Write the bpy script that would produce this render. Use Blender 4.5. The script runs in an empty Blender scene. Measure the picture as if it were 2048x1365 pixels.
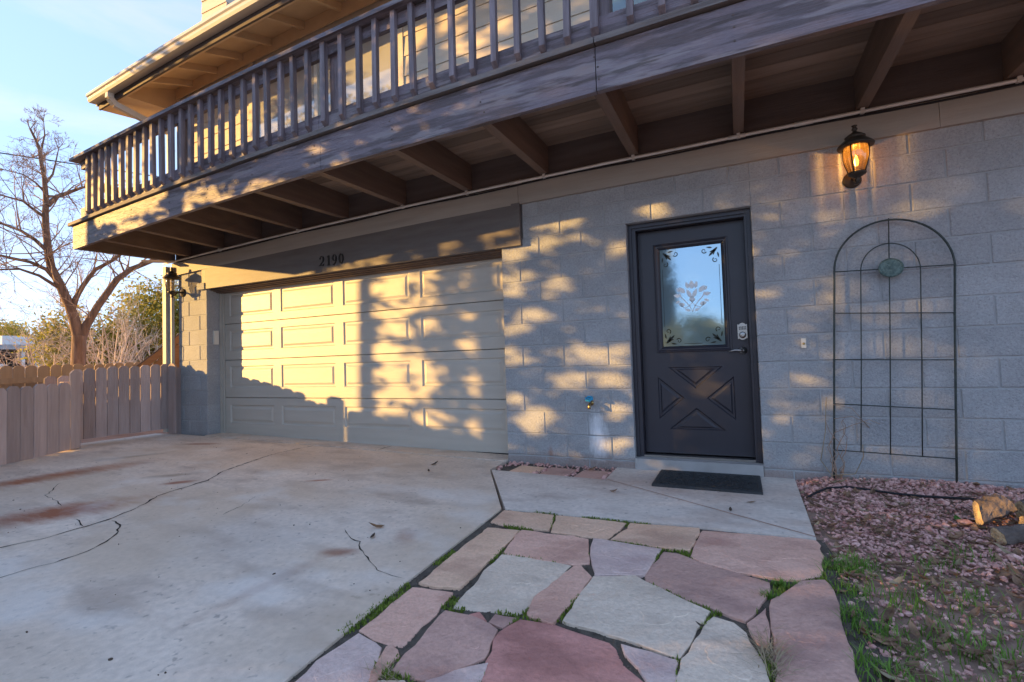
import bpy, math, random
import numpy as np
from mathutils import Vector, Matrix
R = math.radians
random.seed(7); rng = np.random.default_rng(7)
S = bpy.context.scene
COL = S.collection

# ------------------------------------------------------------------ camera
cam_d = bpy.data.cameras.new('camera'); cam = bpy.data.objects.new('camera', cam_d); COL.objects.link(cam)
YAW, PITCH, ROLL = 0.433674, 0.036996, -0.031763
fw = Vector((-math.sin(YAW)*math.cos(PITCH), math.cos(YAW)*math.cos(PITCH), math.sin(PITCH)))
rt = Vector((math.cos(YAW), math.sin(YAW), 0)); up = rt.cross(fw)
r2 = math.cos(ROLL)*rt + math.sin(ROLL)*up; u2 = -math.sin(ROLL)*rt + math.cos(ROLL)*up
M = Matrix((r2, u2, -fw)).transposed().to_4x4(); M.translation = (0, -4.222, 0.8988)
cam.matrix_world = M
cam_d.sensor_width = 36; cam_d.lens = 17.185; cam_d.clip_end = 3000; cam_d.clip_start = 0.05
S.camera = cam
# ------------------------------------------------------------------ light
SUN = Vector((1.85, 1.0, -0.294)).normalized()          # direction the light travels
W = bpy.data.worlds.new('World'); S.world = W; W.use_nodes = True
nt = W.node_tree; N = nt.nodes; L = nt.links
bg = N['Background']; sky = N.new('ShaderNodeTexSky'); sky.sky_type = 'NISHITA'; sky.sun_disc = False
sky.sun_elevation = math.asin(-SUN.z); sky.sun_rotation = math.atan2(-SUN.x, -SUN.y)
sky.air_density = 0.9; sky.dust_density = 0.12; sky.ozone_density = 2.6; sky.altitude = 1300
tc = N.new('ShaderNodeTexCoord'); mp = N.new('ShaderNodeMapping'); mp.inputs['Scale'].default_value = (1.2, 1.2, 4.5)
mp.inputs['Rotation'].default_value = (0.12, 0.1, 0.3); mp.inputs['Location'].default_value = (0.35, 0.1, 0.2)
nz = N.new('ShaderNodeTexNoise'); nz.inputs['Scale'].default_value = 1.7; nz.inputs['Detail'].default_value = 7; nz.inputs['Roughness'].default_value = 0.55; nz.inputs['Distortion'].default_value = 0.6
rp = N.new('ShaderNodeValToRGB'); rp.color_ramp.elements[0].position = 0.46; rp.color_ramp.elements[1].position = 0.85
rp.color_ramp.elements[1].color = (0.75, 0.75, 0.75, 1)
bw = N.new('ShaderNodeRGBToBW'); mul = N.new('ShaderNodeMix'); mul.data_type = 'RGBA'; mul.blend_type = 'MULTIPLY'; mul.inputs[0].default_value = 1
mul.inputs[7].default_value = (1.06, 1.04, 1.06, 1)
mx = N.new('ShaderNodeMix'); mx.data_type = 'RGBA'
L.new(tc.outputs['Generated'], mp.inputs['Vector']); L.new(mp.outputs[0], nz.inputs['Vector']); L.new(nz.outputs['Fac'], rp.inputs[0])
tint = N.new('ShaderNodeMix'); tint.data_type = 'RGBA'; tint.blend_type = 'MULTIPLY'; tint.inputs[0].default_value = 1; tint.inputs[7].default_value = (0.74, .84, 1.09, 1); sky_gam = N.new('ShaderNodeGamma'); sky_gam.inputs[1].default_value = 0.36; L.new(sky.outputs[0], sky_gam.inputs[0]); L.new(sky_gam.outputs[0], tint.inputs[6])  # gamma lifts zenith light in the sky colour: less contrast between horizon and zenith
L.new(sky_gam.outputs[0], bw.inputs[0]); L.new(bw.outputs[0], mul.inputs[6])
L.new(rp.outputs[0], mx.inputs[0]); L.new(tint.outputs[2], mx.inputs[6]); L.new(mul.outputs[2], mx.inputs[7]); L.new(mx.outputs[2], bg.inputs[0])
bg.inputs[1].default_value = 0.15
sd = bpy.data.lights.new('sun', 'SUN'); so = bpy.data.objects.new('sun', sd); COL.objects.link(so)
so.rotation_euler = SUN.to_track_quat('-Z', 'Y').to_euler(); so.location = (-12, -10, 8)
sd.energy = 2.0; sd.angle = R(0.53); sd.color = (1.0, 0.57, 0.16)
vs = S.view_settings; vs.view_transform = 'Standard'; vs.look = 'None'; vs.gamma = 1; vs.exposure = 2.70; vs.use_curve_mapping = False

# ------------------------------------------------------------------ materials
def mat(name, col, col2=None, rough=0.75, var=0.12, scale=4.0, stretch=(1, 1, 1), bump=0.0, bscale=40.0, bstretch=None,
        metallic=0.0, spec=0.3, rnd=0.0, pits=0.0, detail=5, emis=None, coat=0.0, contrast=(0.3, 0.7), bdist=0.01, transl=0.0, fine=0.0):
    m = bpy.data.materials.new(name); m.use_nodes = True; n = m.node_tree.nodes; l = m.node_tree.links
    p = n['Principled BSDF']; p.inputs['Roughness'].default_value = rough; p.inputs['Metallic'].default_value = metallic
    p.inputs['Specular IOR Level'].default_value = spec; p.inputs['Coat Weight'].default_value = coat; p.inputs['Coat Roughness'].default_value = 0.03
    g = n.new('ShaderNodeNewGeometry')
    def noise(sc, st, det=5, rgh=0.55):
        mpn = n.new('ShaderNodeMapping'); mpn.inputs['Scale'].default_value = st; l.new(g.outputs['Position'], mpn.inputs['Vector'])
        t = n.new('ShaderNodeTexNoise'); t.inputs['Scale'].default_value = sc; t.inputs['Detail'].default_value = det; t.inputs['Roughness'].default_value = rgh
        l.new(mpn.outputs[0], t.inputs['Vector']); return t.outputs['Fac']
    if col2 is None: a = tuple(c*(1-var) for c in col); b = tuple(min(1, c*(1+var)) for c in col)
    else: a, b = col, col2
    r = n.new('ShaderNodeValToRGB'); r.color_ramp.elements[0].color = (*a, 1); r.color_ramp.elements[1].color = (*b, 1)
    r.color_ramp.elements[0].position = contrast[0]; r.color_ramp.elements[1].position = contrast[1]
    l.new(noise(scale, stretch, detail), r.inputs[0]); out = r.outputs[0]
    if fine > 0:
        h = n.new('ShaderNodeHueSaturation'); f = noise(scale*23, stretch, 3)
        mr = n.new('ShaderNodeMapRange'); mr.inputs[1].default_value = .3; mr.inputs[2].default_value = .7; mr.inputs[3].default_value = 1-fine; mr.inputs[4].default_value = 1+fine
        l.new(f, mr.inputs[0]); l.new(mr.outputs[0], h.inputs['Value']); l.new(out, h.inputs['Color']); out = h.outputs[0]
    if rnd > 0:
        oi = n.new('ShaderNodeObjectInfo'); h = n.new('ShaderNodeHueSaturation'); mr = n.new('ShaderNodeMapRange')
        mr.inputs[3].default_value = 1-rnd; mr.inputs[4].default_value = 1+rnd
        l.new(oi.outputs['Random'], mr.inputs[0]); l.new(mr.outputs[0], h.inputs['Value']); l.new(out, h.inputs['Color']); out = h.outputs[0]
    l.new(out, p.inputs['Base Color'])
    if bump > 0:
        bmp = n.new('ShaderNodeBump'); bmp.inputs['Strength'].default_value = bump; bmp.inputs['Distance'].default_value = bdist
        hgt = noise(bscale, bstretch or stretch, 6, 0.65)
        if pits > 0:
            pr = n.new('ShaderNodeValToRGB'); pr.color_ramp.elements[0].position = 0.33; pr.color_ramp.elements[1].position = 0.48
            l.new(noise(75, (1, 1, 1.2), 2), pr.inputs[0]); mm = n.new('ShaderNodeMath'); mm.operation = 'ADD'
            sc2 = n.new('ShaderNodeMath'); sc2.operation = 'MULTIPLY'; sc2.inputs[1].default_value = pits
            l.new(pr.outputs[0], sc2.inputs[0]); l.new(hgt, mm.inputs[0]); l.new(sc2.outputs[0], mm.inputs[1]); hgt = mm.outputs[0]
        l.new(hgt, bmp.inputs['Height']); l.new(bmp.outputs[0], p.inputs['Normal'])
    if emis:
        p.inputs['Emission Color'].default_value = (*emis[0], 1); p.inputs['Emission Strength'].default_value = emis[1]
    if transl > 0:
        tr = n.new('ShaderNodeBsdfTranslucent'); ms = n.new('ShaderNodeMixShader'); ms.inputs[0].default_value = transl
        l.new(out, tr.inputs[0]); l.new(p.outputs[0], ms.inputs[1]); l.new(tr.outputs[0], ms.inputs[2])
        l.new(ms.outputs[0], n['Material Output'].inputs[0])
    return m
def mask_ellipse(m, cx, cy, ax, ay, rot, axes='xy', soft=(0.35, 1.1), nscale=6.0, nst=(1, 1, 1), namt=0.9):
    """factor socket: ragged patch with its own shape around a place on a surface"""
    n = m.node_tree.nodes; l = m.node_tree.links
    g = n.new('ShaderNodeNewGeometry'); mp = n.new('ShaderNodeMapping'); mp.vector_type = 'TEXTURE'
    if axes == 'xy': mp.inputs['Location'].default_value = (cx, cy, 0); mp.inputs['Rotation'].default_value = (0, 0, rot); mp.inputs['Scale'].default_value = (ax, ay, 1e4)
    else: mp.inputs['Location'].default_value = (cx, 0, cy); mp.inputs['Rotation'].default_value = (0, rot, 0); mp.inputs['Scale'].default_value = (ax, 1e4, ay)
    l.new(g.outputs['Position'], mp.inputs['Vector'])
    ln = n.new('ShaderNodeVectorMath'); ln.operation = 'LENGTH'; l.new(mp.outputs[0], ln.inputs[0])
    t = n.new('ShaderNodeTexNoise'); t.inputs['Scale'].default_value = nscale; t.inputs['Detail'].default_value = 6; t.inputs['Roughness'].default_value = .65
    m2 = n.new('ShaderNodeMapping'); m2.inputs['Scale'].default_value = nst; m2.inputs['Rotation'].default_value = (0, 0, -rot if axes == 'xy' else 0)
    l.new(g.outputs['Position'], m2.inputs['Vector']); l.new(m2.outputs[0], t.inputs['Vector'])
    a = n.new('ShaderNodeMath'); a.operation = 'MULTIPLY_ADD'; a.inputs[1].default_value = namt*2; a.inputs[2].default_value = -namt; l.new(t.outputs['Fac'], a.inputs[0])
    b = n.new('ShaderNodeMath'); b.operation = 'ADD'; l.new(ln.outputs['Value'], b.inputs[0]); l.new(a.outputs[0], b.inputs[1])
    mr = n.new('ShaderNodeMapRange'); mr.inputs[1].default_value = soft[1]; mr.inputs[2].default_value = soft[0]; l.new(b.outputs[0], mr.inputs[0])
    return mr.outputs[0]
def overlay(m, fac, col, amt):
    n = m.node_tree.nodes; l = m.node_tree.links; p = n['Principled BSDF']; src = p.inputs['Base Color'].links[0].from_socket
    k = n.new('ShaderNodeMath'); k.operation = 'MULTIPLY'; k.inputs[1].default_value = amt; l.new(fac, k.inputs[0])
    x = n.new('ShaderNodeMix'); x.data_type = 'RGBA'; l.new(k.outputs[0], x.inputs[0]); l.new(src, x.inputs[6]); x.inputs[7].default_value = (*col, 1)
    l.new(x.outputs[2], p.inputs['Base Color'])

def speckle(m, sc, lo, hi, col, amt, st=(1, 1, 1), det=2):
    n = m.node_tree.nodes; l = m.node_tree.links; g = n.new('ShaderNodeNewGeometry'); mp = n.new('ShaderNodeMapping'); mp.inputs['Scale'].default_value = st
    t = n.new('ShaderNodeTexNoise'); t.inputs['Scale'].default_value = sc; t.inputs['Detail'].default_value = det; mr = n.new('ShaderNodeMapRange'); mr.inputs[1].default_value = lo; mr.inputs[2].default_value = hi
    l.new(g.outputs['Position'], mp.inputs[0]); l.new(mp.outputs[0], t.inputs['Vector']); l.new(t.outputs['Fac'], mr.inputs[0]); overlay(m, mr.outputs[0], col, amt)
MT = {}
MT['block'] = mat('painted_block', (0.336, 0.348, 0.357), (0.414, 0.427, 0.437), rough=.85, scale=3, bump=.75, bscale=130, pits=.55, rnd=.06, bdist=.006, fine=.12)
speckle(MT['block'], 150, .58, .68, (.12, .12, .12), .34)
overlay(MT['block'], mask_ellipse(MT['block'], -1.15, .20, .085, .22, R(-6), 'xz', (.3, 1.2), 9, (3, 1, .7), .75), (.82, .85, .88), .95)
overlay(MT['block'], mask_ellipse(MT['block'], -1.60, .03, .03, .06, 0, 'xz', (.3, 1.2), 14, (1, 1, 1), .6), (.3, .13, .06), .6)
overlay(MT['block'], mask_ellipse(MT['block'], -.6, -.05, 2.4, .09, 0, 'xz', (.3, 1.2), 5, (1, 1, 1), .7), (.32, .19, .13), .5)
MT['mortar'] = mat('painted_mortar', (0.381, 0.393, 0.399), rough=.9, bump=.4, bscale=90)
MT['taupe'] = mat('taupe_trim_paint', (0.133, 0.116, 0.108), (0.172, 0.155, 0.143), rough=.6, scale=2.5, stretch=(1, 6, 8), bump=.25, bscale=9, bstretch=(1, 10, 14), spec=.4)
MT['band'] = mat('ledger_paint', (0.343, 0.308, 0.265), (0.415, 0.372, 0.322), rough=.65, scale=2.0, stretch=(.6, 6, 8), bump=.25, bscale=9, bstretch=(1, 10, 14))
MT['dark'] = mat('dark_brown_paint_x', (0.089, 0.070, 0.063), (0.132, 0.105, 0.095), rough=.62, scale=2.0, stretch=(.7, 6, 8), bump=.4, bscale=8, bstretch=(.9, 10, 14), rnd=.12)
MT['darky'] = mat('dark_brown_paint_y', (0.142, 0.097, 0.074), (0.203, 0.142, 0.108), rough=.6, scale=2.0, stretch=(6, .7, 8), bump=.4, bscale=8, bstretch=(10, .9, 14), rnd=.1)
MT['deckboard'] = mat('deck_plank_underside', (0.208, 0.150, 0.111), (0.325, 0.240, 0.182), rough=.8, scale=2.2, stretch=(.6, 7, 7), bump=.45, bscale=8, bstretch=(.8, 10, 10), rnd=.25)
MT['peel'] = mat('weathered_brown_paint_x', (0.111, 0.090, 0.099), (0.191, 0.161, 0.186), rough=.48, scale=3.2, stretch=(.5, 5, 5.5), bump=.8, bscale=10, bstretch=(.45, 7, 8), spec=.5, contrast=(.45, .53), detail=8, bdist=.012, fine=.15)
speckle(MT['peel'], 5, .56, .62, (.27, .245, .26), .75, (.4, 3, 3), 8)
speckle(MT['peel'], 7, .60, .66, (.06, .045, .04), .7, (.35, 4, 4), 8)
MT['peelz'] = mat('weathered_brown_paint_z', (0.127, 0.101, 0.108), (0.240, 0.202, 0.222), rough=.5, scale=4, stretch=(7, 7, .5), bump=.7, bscale=10, bstretch=(9, 9, .6), spec=.5, contrast=(.35, .65), rnd=.15, bdist=.006)
MT['grey_wood'] = mat('weathered_grey_wood', (.13, .115, .11), (.24, .22, .21), rough=.7, scale=3, stretch=(.5, 6, 8), bump=.7, bscale=10, bstretch=(.5, 9, 9))
MT['siding'] = mat('cream_siding_paint', (0.560, 0.488, 0.381), (0.619, 0.548, 0.441), rough=.6, scale=2, stretch=(.8, 1, 6), bump=.25, bscale=8, bstretch=(.8, 8, 14), rnd=.04)
MT['soffit'] = mat('tan_soffit_paint', (0.628, 0.460, 0.284), (0.700, 0.517, 0.328), rough=.75, scale=5, bump=.3, bscale=40)
MT['gutter'] = mat('cream_metal_gutter', (.60, .57, .50), rough=.35, spec=.5, var=.06)
MT['shingle'] = mat('roof_shingle', (.16, .13, .11), rough=.95, var=.3, scale=20, bump=.6, bscale=50)
MT['garage'] = mat('cream_garage_steel', (0.512, 0.475, 0.409), (0.558, 0.521, 0.451), rough=.45, scale=2, stretch=(.7, 4, 7), bump=.22, bscale=9, bstretch=(.8, 10, 18), spec=.45)
MT['jamb'] = mat('cream_jamb', (.48, .45, .39), rough=.55, var=.08)
MT['door'] = mat('dark_bronze_door_paint', (0.028, 0.028, 0.038), (0.034, 0.034, 0.046), rough=.38, scale=3, spec=.5, bump=.04, bscale=60)
MT['glass'] = mat('mirror_like_door_glass', (.38, .53, .62), (.42, .57, .65), rough=.05, metallic=.70, spec=.6, scale=1.2, bump=.012, bscale=3, bdist=.02)
MT['glassup'] = mat('window_glass_with_blind', (0.378, 0.387, 0.369), rough=.25, spec=.6, coat=1.0, var=.05); MT['glassup'].node_tree.nodes['Principled BSDF'].inputs['Coat IOR'].default_value = 2.2
MT['glassteal'] = mat('dark_teal_window_glass', (.05, .10, .11), rough=.05, spec=.8, coat=1.0, var=.2); MT['glassteal'].node_tree.nodes['Principled BSDF'].inputs['Coat IOR'].default_value = 1.9
MT['etch'] = mat('etched_white', (.85, .9, .92), rough=.8, var=.03)
MT['etchdark'] = mat('clear_cut_glass_line', (.035, .04, .035), rough=.2, var=.2)
MT['nickel'] = mat('satin_nickel', (.42, .41, .39), rough=.30, metallic=1.0, var=.05)
MT['blackmetal'] = mat('black_metal', (.025, .022, .02), (.04, .034, .03), rough=.45, spec=.5, scale=20, bump=.1, bscale=80)
MT['bronze'] = mat('aged_bronze', (.045, .036, .028), (.075, .06, .045), rough=.45, metallic=.4, scale=14, bump=.15, bscale=60)
MT['verdigris'] = mat('dark_green_iron', (.035, .045, .042), (.07, .085, .08), rough=.5, scale=18, metallic=.3)
MT['patina'] = mat('green_patina', (0.056, 0.098, 0.091), (0.168, 0.238, 0.224), rough=.5, scale=60, metallic=.3, bump=.3, bscale=120)
MT['steel'] = mat('galvanised_conduit', (.74, .72, .67), rough=.4, metallic=.25, var=.12)
MT['cable'] = mat('black_cable', (.015, .015, .018), rough=.5)
MT['white'] = mat('white_plastic', (.72, .69, .60), rough=.4, var=.04)
MT['bluev'] = mat('blue_valve_paint', (.02, .30, .55), rough=.4, var=.15)
MT['brass'] = mat('brass', (.45, .33, .14), rough=.35, metallic=1)
MT['concrete'] = mat('driveway_concrete', (0.624, 0.514, 0.419), (0.790, 0.669, 0.553), rough=.85, scale=1.3, bump=.35, bscale=60, fine=.1, detail=8, bdist=.006)
for (cx, cy, ax, ay, ro, am, nst, co) in (
        (-4.25, -2.45, .48, .22, R(62), .9, (1, 4, 1), (.33, .12, .06)), (-5.6, -1.95, .65, .2, R(80), .9, (1, 4, 1), (.38, .15, .075)), (-5.9, -1.2, .3, .07, R(60), .55, (1, 3, 1), (.14, .1, .07)),
        (-1.955, -2.26, .10, .055, R(20), 1.0, (2, 2, 1), (.28, .085, .045)), (-4.28, -1.68, .12, .05, R(50), .8, (1, 2, 1), (.32, .10, .05)), (-4.6, -1.55, .22, .06, R(45), .5, (1, 3, 1), (.15, .11, .08)),
        (-1.99, -2.6, .05, .33, R(-2), .35, (2, 1, 1), (.36, .19, .12)), (-1.75, -1.95, .06, .12, R(40), .5, (2, 1, 1), (.40, .22, .15)), (-5.9, -.45, .22, .06, R(20), .6, (1, 2, 1), (.33, .12, .07)), (-3.2, -1.2, .09, .03, R(30), .7, (1, 2, 1), (.42, .16, .08)),
        (-4.55, -3.1, .5, .5, 0, .25, (1, 1, 1), (.22, .2, .18)), (-2.6, -2.2, .9, .5, R(20), .22, (1, 1, 1), (.52, .5, .47)), (-3.4, -.6, 1.6, .35, 0, .3, (1, 1, 1), (.44, .33, .24))):
    overlay(MT['concrete'], mask_ellipse(MT['concrete'], cx, cy, ax, ay, ro, 'xy', (.35, 1.35), 5, nst, .6), co, min(1, am*1.2))
speckle(MT['concrete'], 26, .64, .74, (.2, .17, .15), .5)
speckle(MT['concrete'], 2.2, .5, .72, (.36, .27, .21), .55, (1, 2.2, 1), 7)
speckle(MT['concrete'], .8, .46, .62, (.62, .47, .33), .5, (1, 1.5, 1), 6)
speckle(MT['concrete'], 1.6, .56, .68, (.80, .78, .74), .35, (1, 1.3, 1), 7)
MT['walk'] = mat('walkway_concrete', (0.600, 0.524, 0.456), (0.760, 0.679, 0.601), rough=.85, scale=1.4, bump=.35, bscale=60, fine=.1, detail=8, bdist=.006)
overlay(MT['walk'], mask_ellipse(MT['walk'], -.45, -.45, .9, .32, 0, 'xy', (.2, 1.2), 4, (1, 1, 1), .7), (.40, .24, .17), .5)
speckle(MT['walk'], 26, .64, .74, (.2, .17, .15), .5)
speckle(MT['walk'], 2.6, .5, .75, (.36, .26, .21), .5, (1, 2.2, 1), 6)
MT['sill'] = mat('sill_concrete', (0.338, 0.325, 0.312), (0.442, 0.429, 0.416), rough=.85, scale=6, bump=.3)
MT['crack'] = mat('crack_dirt', (.035, .03, .026), rough=1, var=.3, scale=40)
MT['seam'] = mat('walk_joint_strip', (.42, .25, .19), rough=.95, var=.2, scale=20)
MT['soil'] = mat('soil', (0.082, 0.067, 0.054), (0.154, 0.130, 0.106), rough=1, scale=14, bump=.8, bscale=60, bdist=.012)
MT['dirt'] = mat('red_dirt', (0.254, 0.167, 0.128), (0.430, 0.293, 0.225), rough=1, scale=3, bump=.6, bscale=30, bdist=.02)
MT['pink'] = mat('pink_sandstone', (0.652, 0.384, 0.291), (0.780, 0.493, 0.382), rough=.8, scale=3.5, bump=.8, bscale=9, rnd=.1, fine=.1, bdist=.03, detail=7)
MT['tan'] = mat('tan_sandstone', (0.710, 0.469, 0.322), (0.819, 0.550, 0.388), rough=.8, scale=3, bump=.8, bscale=9, rnd=.06, fine=.1, bdist=.03)
MT['pale'] = mat('pale_sandstone', (0.691, 0.556, 0.432), (0.804, 0.655, 0.518), rough=.8, scale=3, bump=.8, bscale=8, rnd=.05, fine=.1, bdist=.03)
MT['red'] = mat('red_sandstone', (0.567, 0.263, 0.219), (0.694, 0.340, 0.284), rough=.8, scale=2.2, bump=.8, bscale=8, fine=.1, bdist=.03)
MT['mauve'] = mat('mauve_sandstone', (0.513, 0.314, 0.252), (0.621, 0.384, 0.312), rough=.8, scale=2.5, bump=.8, bscale=8, rnd=.06, fine=.1, bdist=.03)
MT['lilac'] = mat('lilac_sandstone', (0.625, 0.462, 0.409), (0.762, 0.588, 0.521), rough=.8, scale=3, bump=.8, bscale=8, fine=.1, bdist=.03)
speckle(MT['pink'], 3.5, .5, .68, (.40,.20,.16), .55, (1, 1.6, 1), 7)
speckle(MT['tan'], 3.5, .5, .68, (.45,.26,.19), .55, (1, 1.6, 1), 7)
speckle(MT['pale'], 3.5, .5, .68, (.42,.34,.27), .55, (1, 1.6, 1), 7)
speckle(MT['mauve'], 3.5, .5, .68, (.24,.14,.13), .55, (1, 1.6, 1), 7)
speckle(MT['lilac'], 3.5, .5, .68, (.40,.25,.24), .55, (1, 1.6, 1), 7)
speckle(MT['red'], 3.5, .5, .68, (.28,.12,.10), .55, (1, 1.6, 1), 7)
MT['moss'] = mat('moss', (0.108, 0.168, 0.024), (0.228, 0.300, 0.054), rough=1, scale=30, transl=.2)
MT['grass'] = mat('green_grass', (0.094, 0.207, 0.025), (0.228, 0.393, 0.074), rough=.7, scale=8, transl=.3)
MT['straw'] = mat('dry_straw', (.30, .235, .14), (.44, .36, .24), rough=.85, scale=8, transl=.2)
MT['litter'] = mat('dead_leaf_litter', (0.12, 0.07, 0.045), (0.4, 0.25, 0.155), rough=.8, scale=14, transl=.15, contrast=(.35, .65))
MT['deadleaf'] = mat('brown_dead_leaf', (.20, .11, .055), (.30, .18, .10), rough=.7, scale=20, transl=.15)
MT['greyleaf'] = mat('dark_curled_leaf', (.05, .035, .025), (.10, .07, .05), rough=.8, scale=20)
MT['greenleaf'] = mat('green_leaf', (.05, .15, .015), (.09, .22, .03), rough=.45, scale=20, transl=.2)
MT['gravel'] = mat('pink_lava_gravel', (0.429, 0.206, 0.180), (0.820, 0.517, 0.452), rough=.95, scale=28, detail=2, contrast=(.35, .65), bump=.5, bscale=160)
MT['bark'] = mat('tree_bark', (0.133, 0.088, 0.065), (0.276, 0.193, 0.147), rough=.95, scale=6, stretch=(3, 3, .6), bump=.9, bscale=14, bstretch=(3, 3, .5), bdist=.03)
MT['twig'] = mat('bare_twig', (0.280, 0.203, 0.154), (0.420, 0.315, 0.245), rough=.9, scale=4)
MT['paletwig'] = mat('pale_bare_twig', (0.554, 0.449, 0.356), (0.713, 0.594, 0.475), rough=.9, scale=4)
MT['logend'] = mat('cut_wood', (0.34, 0.24, 0.14), (0.58, 0.45, 0.28), rough=.85, scale=26, bump=.8, bscale=40, detail=7)
MT['logbark'] = mat('log_bark', (.09, .07, .06), (.20, .16, .14), rough=.95, scale=9, bump=.9, bscale=24, bdist=.02)
MT['fence'] = mat('taupe_fence_stain', (0.407, 0.316, 0.289), (0.530, 0.426, 0.392), rough=.85, scale=3, stretch=(6, 6, .6), bump=.7, bscale=10, bstretch=(9, 9, .6), rnd=.26)
MT['farfence'] = mat('tan_fence_stain', (0.396, 0.275, 0.171), (0.495, 0.352, 0.220), rough=.85, scale=3, stretch=(6, 6, .6), bump=.3, bscale=10, bstretch=(9, 9, .6), rnd=.1)
MT['juniper'] = mat('juniper_foliage', (0.195, 0.199, 0.038), (0.429, 0.371, 0.076), rough=.8, scale=1.6, transl=.45)
MT['leafdark'] = mat('dark_evergreen_foliage', (.03, .05, .015), (.08, .11, .03), rough=.8, scale=1.6, transl=.4)
MT['hill'] = mat('dry_hillside', (.20, .145, .09), (.12, .115, .05), rough=1, scale=.08, detail=8)
MT['stucco'] = mat('white_stucco', (.68, .68, .66), rough=.9, var=.05)
MT['darkroof'] = mat('dark_carport', (.06, .065, .07), rough=.7, var=.15)
MT['shedwood'] = mat('shed_orange_brown_wood', (.30, .16, .075), (.40, .22, .11), rough=.8, scale=4, stretch=(1, 1, 5))
MT['mat'] = mat('black_rubber_mat', (.018, .022, .025), (.035, .04, .045), rough=.55, scale=60, bump=.9, bscale=46, bdist=.01, spec=.5)

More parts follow.
